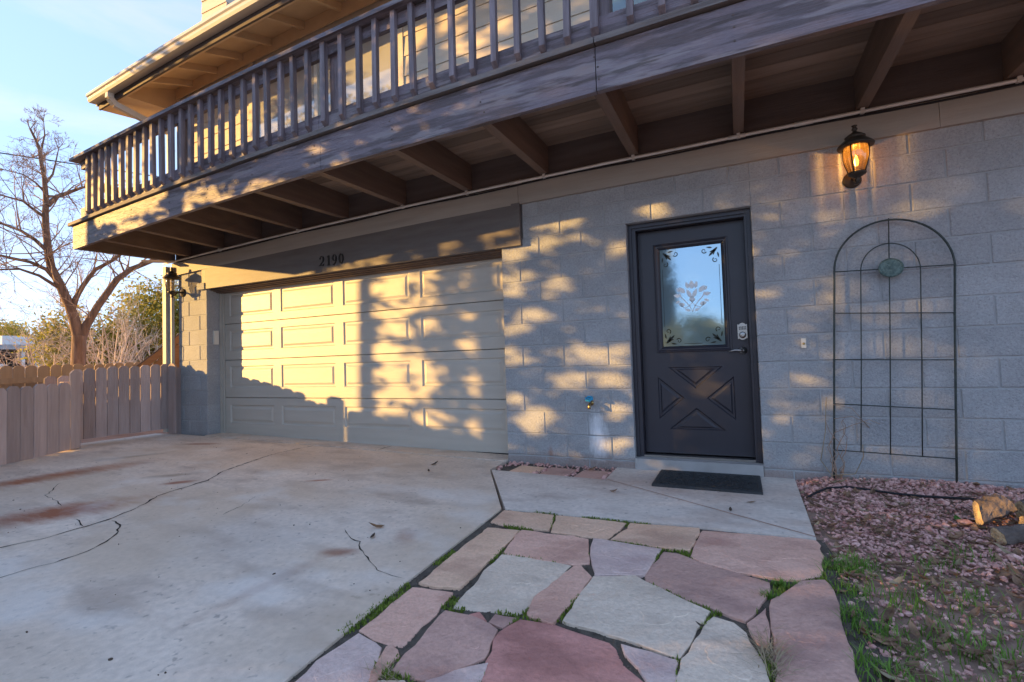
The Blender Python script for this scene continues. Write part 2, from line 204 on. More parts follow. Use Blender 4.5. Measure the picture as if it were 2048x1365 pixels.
# ------------------------------------------------------------------ helpers
def warp(v):
    """the old balcony and eaves sag a little towards the left end of the house"""
    x, y, z = v
    k = (.0008*z + .0009)*(1 + .36*max(0, -y)); d = max(0, .5 - x)
    return (x, y, z - k*d*d)
WL = {}
class MB:
    def __init__(s): s.v = []; s.f = []
    def add(s, vs, fs):
        b = len(s.v); s.v += [tuple(v) for v in vs]; s.f += [tuple(i+b for i in f) for f in fs]; return s
    def box(s, x0, x1, y0, y1, z0, z1, seg=1):
        xs = [x0+(x1-x0)*i/seg for i in range(seg+1)]; vs = []; fs = []
        for x in xs: vs += [(x, y0, z0), (x, y1, z0), (x, y1, z1), (x, y0, z1)]
        for i in range(seg):
            a = 4*i; b = a+4
            fs += [(a, b, b+1, a+1), (a+1, b+1, b+2, a+2), (a+2, b+2, b+3, a+3), (a+3, b+3, b, a)]
        e = 4*seg; fs += [(0, 1, 2, 3), (e+3, e+2, e+1, e)]
        return s.add(vs, fs)
    def hexa(s, p): return s.add(p, [(0, 3, 2, 1), (4, 5, 6, 7), (0, 1, 5, 4), (1, 2, 6, 5), (2, 3, 7, 6), (3, 0, 4, 7)])
    def beam(s, a, b, w, h):
        """bar with rectangular section from a to b; w sideways, h upward"""
        a = Vector(a); b = Vector(b); d = (b-a).normalized(); sd = d.cross(Vector((0, 0, 1)))
        if sd.length < 1e-4: sd = Vector((1, 0, 0))
        sd.normalize(); u = sd.cross(d); o = []
        for p in (a, b):
            for i, j in ((-1, -1), (1, -1), (1, 1), (-1, 1)): o.append(p+sd*(w/2*i)+u*(h/2*j))
        return s.hexa(o)
    def tube(s, pts, rad, n=8, cap=True):
        pts = [Vector(p) for p in pts]; rads = rad if isinstance(rad, (list, tuple)) else [rad]*len(pts)
        vs = []; fs = []; ref = Vector((0.13, 0.21, 1)).normalized()
        for i, p in enumerate(pts):
            d = (pts[min(i+1, len(pts)-1)]-pts[max(i-1, 0)]).normalized()
            a = d.cross(ref)
            if a.length < 1e-3: a = d.cross(Vector((1, 0, 0)))
            a.normalize(); b = a.cross(d)
            for k in range(n):
                t = 2*math.pi*k/n; vs.append(p+(a*math.cos(t)+b*math.sin(t))*rads[i])
        for i in range(len(pts)-1):
            for k in range(n):
                k2 = (k+1) % n; fs.append((i*n+k, i*n+k2, (i+1)*n+k2, (i+1)*n+k))
        if cap: fs.append(tuple(range(n))[::-1]); fs.append(tuple((len(pts)-1)*n+k for k in range(n)))
        return s.add(vs, fs)
    def lathe(s, prof, c, n=20, ax=None):
        """profile [(r, t)] turned about the axis ax through c"""
        ax = Vector(ax or (0, 0, 1)).normalized(); c = Vector(c); a = ax.orthogonal().normalized(); b = ax.cross(a); vs = []; fs = []
        for r, t in prof:
            for k in range(n):
                q = 2*math.pi*k/n; vs.append(c+ax*t+(a*math.cos(q)+b*math.sin(q))*r)
        for i in range(len(prof)-1):
            for k in range(n):
                k2 = (k+1) % n; fs.append((i*n+k, i*n+k2, (i+1)*n+k2, (i+1)*n+k))
        fs.append(tuple(range(n))[::-1]); fs.append(tuple((len(prof)-1)*n+k for k in range(n)))
        return s.add(vs, fs)
    def plate(s, poly, o, ux, uy, th):
        """flat outline [(a, b)] in the frame o, ux, uy with thickness th along ux x uy"""
        o = Vector(o); ux = Vector(ux); uy = Vector(uy); nn = ux.cross(uy).normalized()*th; n = len(poly)
        f = [o+ux*a+uy*b+nn for a, b in poly]; r = [o+ux*a+uy*b for a, b in poly]
        return s.add(f+r, [tuple(range(n)), tuple(range(2*n-1, n-1, -1))] + [((i+1) % n, i, n+i, n+(i+1) % n) for i in range(n)])
    def ribbon(s, path, w, o, ux, uy, th):
        """stroke of given width(s) drawn in a plane"""
        P = [Vector((a, b)) for a, b in path]; ws = w if isinstance(w, (list, tuple)) else [w]*len(P); l = []; r = []
        for i, p in enumerate(P):
            d = (P[min(i+1, len(P)-1)]-P[max(i-1, 0)]).normalized(); q = Vector((-d.y, d.x))*ws[i]/2
            l.append(tuple(p+q)); r.append(tuple(p-q))
        o = Vector(o); ux = Vector(ux); uy = Vector(uy); nn = ux.cross(uy).normalized()*th; n = len(P)
        vs = [o+ux*a+uy*b+nn for a, b in l]+[o+ux*a+uy*b+nn for a, b in r]+[o+ux*a+uy*b for a, b in l]+[o+ux*a+uy*b for a, b in r]; fs = []
        for i in range(n-1):
            fs += [(i, n+i, n+i+1, i+1), (2*n+i, 2*n+i+1, 3*n+i+1, 3*n+i), (i, i+1, 2*n+i+1, 2*n+i), (n+i, 3*n+i, 3*n+i+1, n+i+1)]
        fs += [(0, 2*n, 3*n, n), (n-1, 2*n-1, 4*n-1, 3*n-1)]
        return s.add(vs, fs)
    def build(s, name, m, parent=None, smooth=False, wp=False, fix=False, **kw):
        v = [warp(p) for p in s.v] if wp else s.v
        A = np.array(v, dtype=float); lo = A.min(0); hi = A.max(0); o = Vector(((lo[0]+hi[0])/2, (lo[1]+hi[1])/2, lo[2]))
        me = bpy.data.meshes.new(name); me.from_pydata([tuple(p) for p in (A-np.array(o))], [], s.f)
        if fix:
            import bmesh
            b = bmesh.new(); b.from_mesh(me); bmesh.ops.recalc_face_normals(b, faces=b.faces); b.to_mesh(me); b.free()
        if smooth: me.polygons.foreach_set('use_smooth', [True]*len(me.polygons))
        me.materials.append(MT[m] if isinstance(m, str) else m); me.update()
        return link(name, me, o, parent, **kw)
def link(name, me, o, parent=None, label=None, cat=None, group=None, kind=None):
    ob = bpy.data.objects.new(name, me); COL.objects.link(ob); WL[ob.name] = Vector(o)
    ob.location = Vector(o)-(WL[parent.name] if parent else Vector((0, 0, 0)))
    if parent: ob.parent = parent
    tag(ob, label, cat, group, kind); return ob
def tag(o, label=None, cat=None, group=None, kind=None):
    for k, v in (('label', label), ('category', cat), ('group', group), ('kind', kind)):
        if v: o[k] = v
    return o
def empty(name, loc, label, cat, group=None):
    e = bpy.data.objects.new(name, None); e.empty_display_size = .2; COL.objects.link(e); e.location = loc; WL[e.name] = Vector(loc)
    return tag(e, label, cat, group)
def raw(name, V, F, m, parent=None, smooth=False, **kw):
    me = bpy.data.meshes.new(name); me.from_pydata(V if isinstance(V, list) else V.tolist(), [], F if isinstance(F, list) else F.tolist()); me.materials.append(MT[m])
    if smooth: me.polygons.foreach_set('use_smooth', [True]*len(me.polygons))
    me.update(); return link(name, me, WL[parent.name] if parent else (0, 0, 0), parent, **kw) if not parent else _rawp(name, me, parent, **kw)
def _rawp(name, me, parent, **kw):
    me.transform(Matrix.Translation(-WL[parent.name])); return link(name, me, WL[parent.name], parent, **kw)
def rect(x0, x1, z0, z1): return [(x0, z0), (x1, z0), (x1, z1), (x0, z1)]
def zg(x, y): return -.062+.0175*min(5.5, max(0, -2.03-x))+.01*max(-8, min(0, y))
# ------------------------------------------------------------------ ground, driveway, walk
def ground_sheet():
    xs = sorted(set([-900, -400, -200, -100, -50, -30, -20] + [round(v, 2) for v in np.arange(-14, 6.1, .8)] + [-2.03, 10, 20, 40, 100, 250, 600]))
    ys = sorted(set([-600, -200, -80, -40, -20, -12] + [round(v, 2) for v in np.arange(-9, 8, .8)] + [0, 12, 20, 40, 100, 250, 700]))
    V = [(x, y, zg(x, y)-.06) for x in xs for y in ys]; n = len(ys)
    F = [(i*n+j, (i+1)*n+j, (i+1)*n+j+1, i*n+j+1) for i in range(len(xs)-1) for j in range(n-1)]
    raw('ground', V, F, 'dirt', kind='structure')
ground_sheet()
def slab(name, poly, m, th, cut=None, dz=0.0, parent=None, **kw):
    import bmesh
    b = bmesh.new(); f = b.faces.new([b.verts.new((x, y, 0)) for x, y in poly])
    if f.normal.z < 0: f.normal_flip()
    b.normal_update()
    if b.faces[:][0].normal.z < 0: bmesh.ops.reverse_faces(b, faces=b.faces[:])
    if cut is not None: bmesh.ops.bisect_plane(b, geom=b.verts[:]+b.edges[:]+b.faces[:], plane_co=(cut, 0, 0), plane_no=(1, 0, 0))
    for v in b.verts: v.co.z = zg(v.co.x, v.co.y)+dz
    ex = bmesh.ops.extrude_face_region(b, geom=b.faces[:])
    for v in [e for e in ex['geom'] if isinstance(e, bmesh.types.BMVert)]: pass
    top = [e for e in ex['geom'] if isinstance(e, bmesh.types.BMVert)]
    for v in b.verts:
        if v not in set(top): v.co.z -= th
    bmesh.ops.recalc_face_normals(b, faces=b.faces)
    me = bpy.data.meshes.new(name); b.to_mesh(me); b.free(); me.materials.append(MT[m]); 
    if parent: return _rawp(name, me, parent, **kw)
    return link(name, me, (0, 0, 0), None, **kw)
drive = slab('driveway', [(-6.40, -.062), (-2.045, -.062), (-2.03, -.383), (-1.455, -1.329), (-1.40, -2.405), (-1.345, -3.1), (-1.2, -7.9), (-7.2, -7.9), (-7.0, -2.4), (-7.5, -1.25), (-7.35, -.15), (-7.0, -.06)], 'concrete', .055, cut=-2.03, kind='structure')
apron = slab('garage_apron', [(-6.44, -.052), (-2.036, -.052), (-2.036, .5), (-6.44, .5)], 'concrete', .055, dz=.008, kind='structure')
walk = slab('walkway', [(-2.012, -.385), (-.994, -.429), (-.994, -.075), (-.994, -.004), (.335, -.004), (.318, -1.255), (-1.432, -1.318)], 'walk', .055, dz=.001, kind='structure')
def strip(name, pts, w, m, parent, dz=.002, jit=0.0):
    P = []
    for i in range(len(pts)-1):
        a, b = Vector(pts[i]), Vector(pts[i+1]); k = max(1, int((b-a).length/.045))
        for j in range(k):
            t = j/k; p = a.lerp(b, t); P.append(p+Vector((random.uniform(-1, 1), random.uniform(-1, 1)))*jit)
    P.append(Vector(pts[-1])); V = []; F = []
    for i, p in enumerate(P):
        d = (P[min(i+1, len(P)-1)]-P[max(i-1, 0)]); q = Vector((-d.y, d.x)).normalized()*w/2*(random.choice((.35, .7, 1, 1.3, 2.1)) if jit else 1)
        if jit and i in (0, len(P)-1): q *= .2
        for s in (1, -1):
            x, y = p+q*s; V.append((x, y, zg(x, y)+dz))
    for i in range(len(P)-1): F.append((2*i, 2*i+1, 2*i+3, 2*i+2))
    return raw(name, V, F, m, parent)
CR = {"main": [[-4.47, -.075], [-4.509, -.531], [-4.447, -.79], [-4.299, -1.265], [-4.105, -1.554], [-4.059, -1.795], [-4.011, -1.983], [-3.841, -2.22], [-3.737, -2.439], [-3.738, -2.566], [-3.726, -2.771], [-3.772, -2.933], [-3.8, -3.3]],
 "second": [[-3.716, -2.431], [-3.558, -2.454], [-3.392, -2.565], [-3.343, -2.6], [-3.249, -2.763], [-3.233, -2.92], [-3.253, -3.023], [-3.251, -3.3]], "third": [[-3.966, -2.507], [-3.859, -2.53], [-3.738, -2.566]],
 "fourth": [[-5.259, -2.061], [-4.894, -2.292], [-4.587, -2.35], [-4.42, -2.393]], "fifth": [[-2.174, -1.982], [-2.041, -2.076], [-1.941, -2.109], [-1.876, -2.192], [-1.754, -2.258], [-1.641, -2.334], [-1.558, -2.371], [-1.427, -2.386]], "sixth": [[-3.13, -2.087], [-3.178, -1.911], [-3.297, -1.709]]}
for k, w in (('main', .009), ('second', .0055), ('third', .004), ('fourth', .004), ('fifth', .0045), ('sixth', .0025)): strip('crack', CR[k], w, 'crack', drive, jit=.009)
strip('crack', [(-3.55, -.05), (-3.56, .2)], .009, 'crack', apron, dz=.010, jit=.004)
strip('joint_strip', [(-.985, -.415), (.318, -1.238)], .009, 'seam', walk, dz=.003)
# pavers and flagstones set in soil
bed = slab('path', [(-1.46, -1.30), (.35, -1.24), (.42, -2.0), (.36, -2.7), (.3, -3.9), (-1.35, -3.9), (-1.41, -2.4)], 'soil', .03, dz=-.011, kind='structure')
pst = slab('paver_strip', [(-2.025, -.055), (-2.012, -.375), (-1.0, -.42), (-1.0, -.003), (-2.028, -.003)], 'soil', .03, dz=-.018, kind='structure')
def inside(x, y, poly):
    c_ = False; j = len(poly)-1
    for i in range(len(poly)):
        if (poly[i][1] > y) != (poly[j][1] > y) and x < (poly[j][0]-poly[i][0])*(y-poly[i][1])/(poly[j][1]-poly[i][1])+poly[i][0]: c_ = not c_
        j = i
    return c_
def stone(poly, m, parent, th=.032, dz=0.0, jit=.009, rim=.0022, name='flagstone'):
    P = []; n = len(poly); tx, ty = random.uniform(-.008, .008), random.uniform(-.008, .008)
    cx = sum(p[0] for p in poly)/n; cy = sum(p[1] for p in poly)/n
    for i in range(n):
        a = Vector(poly[i]); b = Vector(poly[(i+1) % n]); k = max(1, int((b-a).length/.045))
        for j in range(k): P.append(a.lerp(b, j/k)+Vector((random.gauss(0, 1), random.gauss(0, 1)))*jit*(.3 if j == 0 else .5))
    P = [p.lerp((P[i-1]+P[(i+1) % len(P)])/2, .12) for i, p in enumerate(P)]
    V = []; n = len(P)
    def ring(ins, z):
        for i, p in enumerate(P):
            d = P[(i+1) % n]-P[i-1]; q = Vector((-d.y, d.x)).normalized()
            if q.dot(Vector((cx, cy))-p) < 0: q = -q
            o = p+q*ins; V.append((o.x, o.y, zg(o.x, o.y)+dz+z+tx*(o.x-cx)/.5+ty*(o.y-cy)/.5))
    ring(0, -th); ring(0, -rim*1.3); ring(rim*.9, -rim*.2); ring(rim*2.4, 0)
    F = []
    for r in range(3): F += [(r*n+i, r*n+(i+1) % n, (r+1)*n+(i+1) % n, (r+1)*n+i) for i in range(n)]
    F.append(tuple(3*n+i for i in range(n)))
    xs_ = [p.x for p in P]; ys_ = [p.y for p in P]; R_ = min(max(xs_)-min(xs_), max(ys_)-min(ys_))
    if name == 'flagstone' and R_ > .18:
        for _ in range(random.randint(2, 4)):
            q = Vector((cx, cy)).lerp(random.choice(P), random.uniform(.1, .6)); rr = R_*random.uniform(.10, .24); a0 = random.uniform(0, 6.28); st_ = random.uniform(1.2, 2.2); nn = 22; b0 = len(V); hh = random.uniform(.0012, .003); pts_ = []
            for i in range(nn):
                t = 6.28319*i/nn; r_ = rr*(1+.22*math.sin(2*t+a0)+.16*math.sin(3*t+2*a0)+.1*math.sin(5*t+a0*3)+random.uniform(-.05, .05)); vx, vy = math.cos(t)*r_*st_, math.sin(t)*r_; pts_.append(q+Vector((vx*math.cos(a0)-vy*math.sin(a0), vx*math.sin(a0)+vy*math.cos(a0))))
            if all(inside(p_.x, p_.y, [(c_.x, c_.y) for c_ in P]) for p_ in pts_):
                top_ = lambda o, z: (o.x, o.y, zg(o.x, o.y)+dz+z+tx*(o.x-cx)/.5+ty*(o.y-cy)/.5)
                V += [top_(p_, -.001) for p_ in pts_]+[top_(p_.lerp(q, .05), hh) for p_ in pts_]
                F += [(b0+i, b0+(i+1) % nn, b0+nn+(i+1) % nn, b0+nn+i) for i in range(nn)]+[tuple(b0+nn+i for i in range(nn))]
    import bmesh
    me = bpy.data.meshes.new(name); me.from_pydata(V, [], F); b = bmesh.new(); b.from_mesh(me); bmesh.ops.recalc_face_normals(b, faces=b.faces)
    if max(b.faces, key=lambda f: f.calc_area()).normal.z < 0: bmesh.ops.reverse_faces(b, faces=b.faces[:])
    b.to_mesh(me); b.free(); me.materials.append(MT[m]); me.transform(Matrix.Translation((-cx, -cy, 0)))
    return link(name, me, (cx, cy, 0), parent)
ST = {"a":[[-1.43,-1.338],[-1.091,-1.325],[-1.022,-1.588],[-1.126,-1.6],[-1.407,-1.579]],"b":[[-1.074,-1.331],[-0.713,-1.318],[-0.64,-1.328],[-0.682,-1.602],[-0.779,-1.604],[-1.006,-1.607]],"c":[[-0.62,-1.335],[-0.24,-1.306],[-0.263,-1.634],[-0.393,-1.638],[-0.669,-1.614],[-0.614,-1.43]],"d":[[-0.227,-1.31],[0.017,-1.288],[0.318,-1.279],[0.309,-1.532],[0.279,-1.711],[0.198,-1.795],[0.118,-1.812],[-0.052,-1.799],[-0.204,-1.737],[-0.258,-1.694]],"e":[[-1.385,-1.658],[-1.18,-1.643],[-1.161,-1.947],[-1.14,-2.375],[-1.26,-2.399],[-1.345,-2.393]],"f":[[-1.172,-1.641],[-0.774,-1.639],[-0.694,-1.935],[-0.756,-1.967],[-0.767,-1.972],[-1.138,-1.968]],"g":[[-0.755,-1.628],[-0.398,-1.661],[-0.428,-1.972],[-0.519,-2.001],[-0.636,-2.058],[-0.724,-1.804]],"h":[[-0.386,-1.662],[-0.312,-1.667],[-0.203,-1.747],[0.073,-1.86],[0.069,-1.937],[0.022,-2.099],[-0.021,-2.219],[-0.226,-2.134],[-0.409,-2.023],[-0.423,-1.979]],"i":[[-1.14,-1.988],[-0.97,-1.974],[-0.768,-1.981],[-0.811,-2.461],[-0.958,-2.488],[-1.09,-2.515]],"j":[[-0.752,-1.984],[-0.721,-1.963],[-0.642,-2.077],[-0.663,-2.392],[-0.667,-2.473],[-0.669,-2.485],[-0.788,-2.47],[-0.811,-2.326]],"k":[[-0.631,-2.076],[-0.463,-1.994],[-0.405,-2.046],[-0.146,-2.194],[-0.221,-2.528],[-0.385,-2.491],[-0.649,-2.459]],"l":[[-1.345,-2.44],[-1.155,-2.416],[-1.141,-2.451],[-1.116,-2.807],[-1.146,-2.814],[-1.245,-2.805],[-1.33,-2.783]],"m":[[-1.109,-2.546],[-0.988,-2.552],[-0.854,-2.598],[-0.819,-2.727],[-0.811,-2.763],[-0.882,-2.86],[-0.924,-2.93],[-1.066,-2.929]],"n":[[-1.007,-2.548],[-0.967,-2.507],[-0.909,-2.561],[-0.929,-2.565]],"o":[[-0.903,-2.506],[-0.816,-2.498],[-0.838,-2.581],[-0.899,-2.568]],"p":[[-0.8,-2.5],[-0.669,-2.485],[-0.552,-2.514],[-0.452,-2.517],[-0.423,-2.546],[-0.383,-2.632],[-0.292,-2.69],[-0.244,-2.764],[-0.35,-3.05],[-0.728,-2.98],[-0.797,-2.77],[-0.833,-2.61]],"q":[[-0.406,-2.522],[-0.313,-2.532],[-0.225,-2.541],[-0.221,-2.643],[-0.224,-2.755],[-0.273,-2.695],[-0.327,-2.628],[-0.383,-2.578]],"r":[[-0.133,-2.22],[-0.056,-2.244],[-0.014,-2.305],[0.006,-2.397],[0.029,-2.469],[0.038,-2.558],[0.036,-2.678],[0.0,-2.95],[-0.21,-2.9],[-0.216,-2.641],[-0.213,-2.534]],"s":[[0.07,-2.028],[0.14,-1.918],[0.195,-1.818],[0.288,-1.772],[0.304,-1.864],[0.301,-1.986],[0.283,-2.189],[0.29,-2.286],[0.279,-2.462],[0.271,-2.583],[0.25,-2.9],[0.06,-2.9],[0.062,-2.439],[0.064,-2.242]],"t":[[-0.016,-2.234],[0.05,-2.088],[0.053,-2.202],[0.043,-2.354],[0.019,-2.363],[-0.004,-2.301]],"u":[[-1.32,-2.8],[-1.176,-2.84],[-1.14,-2.913],[-1.097,-3.011],[-1.048,-3.109],[-1.306,-3.214],[-1.315,-3.1],[-1.335,-2.936]],"v":[[-1.167,-2.836],[-1.156,-2.818],[-1.113,-2.833],[-1.096,-2.862],[-1.09,-2.951],[-1.074,-2.997],[-1.096,-3.006],[-1.14,-2.905]],"w":[[-0.793,-2.781],[-0.779,-2.842],[-0.76,-2.993],[-0.897,-3.048],[-0.926,-2.934],[-0.872,-2.868]],"x":[[-1.084,-2.979],[-0.99,-2.953],[-0.959,-2.966],[-0.929,-3.061],[-1.032,-3.103]]}
SM = dict(a='tan', b='tan', c='tan', d='pink', e='tan', f='pink', g='lilac', h='mauve', i='pale', j='pink', k='pale', l='pink', m='mauve', n='red', o='mauve', p='red', q='lilac', r='pale', s='mauve', t='mauve', u='lilac', v='pink', w='lilac', x='pale')
def shrink(poly, d):
    cx = sum(p[0] for p in poly)/len(poly); cy = sum(p[1] for p in poly)/len(poly); o = []
    for x, y in poly:
        l = math.hypot(x-cx, y-cy); o.append((cx+(x-cx)*(1-d/l), cy+(y-cy)*(1-d/l)))
    return o
for k, p in ST.items(): stone(shrink(p, -.005), SM[k], bed, dz=-.002+random.uniform(-.005, .006))
for x0 in (-1.86, -1.57, -1.27): stone([(x0, -.40), (x0+.245, -.41), (x0+.27, -.15), (x0+.02, -.13)], 'tan' if x0 < -1.8 else 'mauve', pst, dz=-.004, jit=.002, rim=.004, name='paver')

# ------------------------------------------------------------------ the house
H = empty('house', (-2.5, 0, -.1), 'two storey house with block ground floor, garage, front door and brown wooden balcony', 'house')
C = .2032; ZT = 2.385; GX0, GX1, DX0, DX1, WX0, WX1 = -6.455, -2.033, -.838, .132, -7.06, 3.2
mw = MB()
for b in ((WX0+.004, GX0-.004, .001, .186, -.2, ZT), (GX1+.004, DX0-.004, .001, .186, -.2, 1.966), (-1.81, DX0-.004, .001, .186, 1.966, ZT), (DX0-.004, DX1+.004, .001, .186, 2.036, ZT), (DX1+.004, WX1, .001, .186, -.2, ZT), (GX0-.004, -1.81, .05, .186, 2.0, ZT)):
    mw.box(b[0], b[1], b[2]+.002, *b[3:])
wall = mw.build('block_wall', 'mortar', H)
def block_mesh(w, h):
    c = .0045; y0, y1 = -.0035, .19; x = w/2; m = MB()
    vs = [(-x, y0+c, 0), (x, y0+c, 0), (x, y0+c, h), (-x, y0+c, h), (-x+c, y0, c), (x-c, y0, c), (x-c, y0, h-c), (-x+c, y0, h-c), (-x, y1, 0), (x, y1, 0), (x, y1, h), (-x, y1, h)]
    fs = [(4, 5, 6, 7), (0, 1, 5, 4), (1, 2, 6, 5), (2, 3, 7, 6), (3, 0, 4, 7), (1, 0, 8, 9), (2, 1, 9, 10), (3, 2, 10, 11), (0, 3, 11, 8)]
    me = bpy.data.meshes.new('block'); me.from_pydata(vs, [], fs); me.materials.append(MT['block']); me.update(); return me
BM = {}
def blocks():
    j = .0105
    for k in range(-1, 12):
        z0 = k*C; z1 = min(z0+C, ZT)
        if z1-z0 < .03: continue
        segs = [(WX0, GX0, 'L'), (GX1 if k < 10 else -1.805, DX0, 'M'), (DX1, WX1, 'R')]
        if k >= 10: segs[1] = (-1.805, DX1, 'M')
        for a, b, t in segs:
            if t == 'L': ph, per = (-6.60 if k % 2 else -6.83), .36
            elif t == 'M': ph, per = (-1.643 if k % 2 else -1.84), .4064
            else: ph, per = (.334 if k % 2 else .53), .398
            n0 = math.floor((a-ph)/per)-1; cuts = [a]+[ph+per*i for i in range(n0, n0+40) if a+.05 < ph+per*i < b-.05]+[b]
            for x0, x1 in zip(cuts[:-1], cuts[1:]):
                e0 = 0 if x0 == a else j/2; e1 = 0 if x1 == b else j/2
                w = x1-x0-e0-e1; h = z1-z0-j; key = (round(w, 4), round(h, 4))
                if key not in BM: BM[key] = block_mesh(*key)
                link('block', BM[key], ((x0+e0+x1-e1)/2, random.uniform(-.0008, .0008), z0+j/2), wall)
blocks()
MB().box(WX0+.02, WX1, .30, 5.5, -.15, 5.05).build('house_body_light_block', 'dark', H)  # closed box added inside the house so no light leaks through
# ledger band, conduit, cable
lb = MB()
for a, b in ((-7.16, -5.24), (-5.237, -1.83), (-1.827, 1.30), (1.303, 3.2)): lb.box(a, b, -.036, -.004, 2.375, 2.562, 12)
lb.build('ledger_board', 'band', H, wp=True)
cd = MB(); cd.tube([(-7.3+i*.3, -.058+.002*math.sin(i*1.7), 2.578) for i in range(36)], .0135, 8); conduit = cd.build('conduit', 'steel', H, smooth=True, wp=True)
for x in (-6.1, -4.68, -3.15, -2.37, -1.55, -.74, .07, .87, 1.7):
    MB().box(x-.012, x+.012, -.076, -.037, 2.56, 2.598).build('clip', 'steel', conduit, wp=True)
for x in (-3.6, -1.9, .0, .45): MB().tube([(x, -.058, 2.578), (x+.12, -.058, 2.578)], .0165, 8).build('coupling', 'steel', conduit, smooth=True, wp=True)
cb = MB(); cb.tube([(-7.0+i*.25, -.047, 2.553+.006*math.sin(i*.9)) for i in range(41)], .007, 6); cb.build('cable', 'cable', H, smooth=True, wp=True)
# garage header and trims
gh = MB(); gh.box(-6.443, -1.905, -.034, -.006, 1.968, 2.372, 6); gh.box(-6.45, -2.037, -.005, .045, 1.972, 2.37); gh.build('garage_header', 'taupe', H)
MB().box(-1.902, -1.815, -.045, -.005, 2.062, 2.37).build('header_end_trim', 'taupe', H)
MB().box(-2.062, -1.812, -.05, -.005, 1.966, 2.060).build('header_corbel', 'taupe', H)
MB().box(-6.60, -6.445, -.045, -.005, 1.966, 2.05).build('header_corbel', 'block', H)
MB().box(-6.515, -6.447, -.03, -.005, 2.053, 2.26).build('header_end_trim', 'band', H)
hs = MB()
for y0, y1, z in ((.046, .085, 1.955), (.086, .125, 1.944), (.126, .165, 1.93), (.166, .205, 1.925)): hs.box(GX0+.002, GX1-.002, y0, y1, z, 1.99)
hs.build('door_head_moulding', 'darky', H)
for x0, x1 in ((GX0+.001, GX0+.062), (GX1-.055, GX1-.001)):
    jm = MB(); jm.box(x0, x1, .186, .208, -.055 if x0 > -4 else .02, 1.93); jm.box(x0+(.0 if x0 < -4 else .0), x0+.02 if x0 < -4 else x1, .17, .185, -.05 if x0 > -4 else .02, 1.93); jm.build('garage_jamb', 'jamb', H)
# garage door: four sections with raised panels
YD = .213
gd = empty('garage_door', (-4.25, YD, -.03), None, None); gd.parent = H; gd.location = Vector((-4.25, YD, -.03))-WL[H.name]
PX = [(-6.30, -5.454), (-5.315, -4.399), (-4.264, -3.295), (-3.147, -2.145)]
SZ = [(-.045, .495), (.499, 1.003), (1.007, 1.498), (1.502, 1.965)]; PZ = [(.155, .40), (.63, .92), (1.13, 1.405), (1.60, 1.905)]
for (z0, z1), (p0, p1) in zip(SZ, PZ):
    m = MB(); xs = [GX0+.045]+[v for p in PX for v in p]+[GX1-.02]
    def q(x0, x1, a, b): m.add([(x0, YD, a), (x1, YD, a), (x1, YD, b), (x0, YD, b)], [(0, 1, 2, 3)])
    q(xs[0], xs[-1], z0+.004, p0); q(xs[0], xs[-1], p1, z1-.004)
    for i in range(0, len(xs), 2): q(xs[i], xs[i+1], p0, p1)
    for zz, s in ((z0+.004, -1), (z1-.004, 1)): m.add([(xs[0], YD, zz), (xs[-1], YD, zz), (xs[-1], YD+.012, zz+.004*s), (xs[0], YD+.012, zz+.004*s)], [(0, 1, 2, 3) if s > 0 else (3, 2, 1, 0)])
    m.box(xs[0], xs[-1], YD+.022, YD+.05, z0, z1); m.build('door_section', 'garage', gd)
    for a, b in PX:
        m = MB(); rings = []
        for ins, dy in ((0, 0), (.012, .012), (.030, .012), (.055, .001), (.058, .001)): rings.append([(a+ins, YD+dy, p0+ins), (b-ins, YD+dy, p0+ins), (b-ins, YD+dy, p1-ins), (a+ins, YD+dy, p1-ins)])
        V = [v for r in rings for v in r]; F = [(4*r+i, 4*r+(i+1) % 4, 4*r+4+(i+1) % 4, 4*r+4+i) for r in range(4) for i in range(4)]+[(16, 17, 18, 19)]
        m.add(V, F).build('raised_panel', 'garage', gd)
MB().box(GX0+.05, GX1-.02, YD-.004, YD+.02, -.066, -.046).build('bottom_seal', 'cable', gd)
# house number
def digit(ch, ox, m):
    o = (ox, -.035, 2.042); ux = (.92, 0, 0); uy = (.0, 0, 1.0); h = .112
    arc = lambda cx, cz, rx, rz, a0, a1, n=14: [(cx+rx*math.cos(R(a0+(a1-a0)*i/n)), cz+rz*math.sin(R(a0+(a1-a0)*i/n))) for i in range(n+1)]
    def rb(p, w): m.ribbon(p, w, o, ux, (0, 0, 1), .0)
    def rib(p, w): m.ribbon(p, w, (o[0], o[1], o[2]), (ux[0], 0, 0), (0, 0, 1), .012)
    if ch == '2':
        p = arc(.038, .078, .030, .034, 175, -35)+[(.045, .04), (.022, .02), (.006, .004)]
        rib(p, [.016, .014, .009, .008, .009, .011, .013, .015, .017, .018, .018, .017, .016, .015, .014, .012, .010, .008]); rib([(.002, .007), (.03, .009), (.062, .006), (.074, .024)], [.012, .016, .014, .004])
    if ch == '1':
        rib([(.04, .0), (.04, .112)], .018); rib([(.018, .003), (.062, .003)], .007); rib([(.016, .094), (.04, .108)], [.004, .010])
    if ch == '9':
        rib(arc(.038, .076, .028, .035, 0, 360, 22), [.017, .015, .011, .008, .006, .006, .007, .010, .014, .017, .018, .018, .017, .014, .010, .007, .006, .007, .010, .013, .015, .016, .017])
        rib(arc(.022, .070, .044, .070, 5, -100, 12), [.016, .017, .017, .016, .015, .013, .011, .009, .008, .008, .010, .013, .016])
    if ch == '0':
        rib(arc(.038, .056, .028, .055, 0, 360, 26), [.018, .017, .015, .012, .009, .006, .005, .005, .006, .009, .012, .015, .017, .018, .017, .015, .012, .009, .006, .005, .005, .006, .009, .012, .015, .017, .018])
hn = empty('house_number', (-4.17, -.035, 2.04), None, None); hn.parent = H; hn.location = Vector((-4.17, -.035, 2.04))-WL[H.name]; hn['label'] = 'black metal house number 2190 on the garage header'
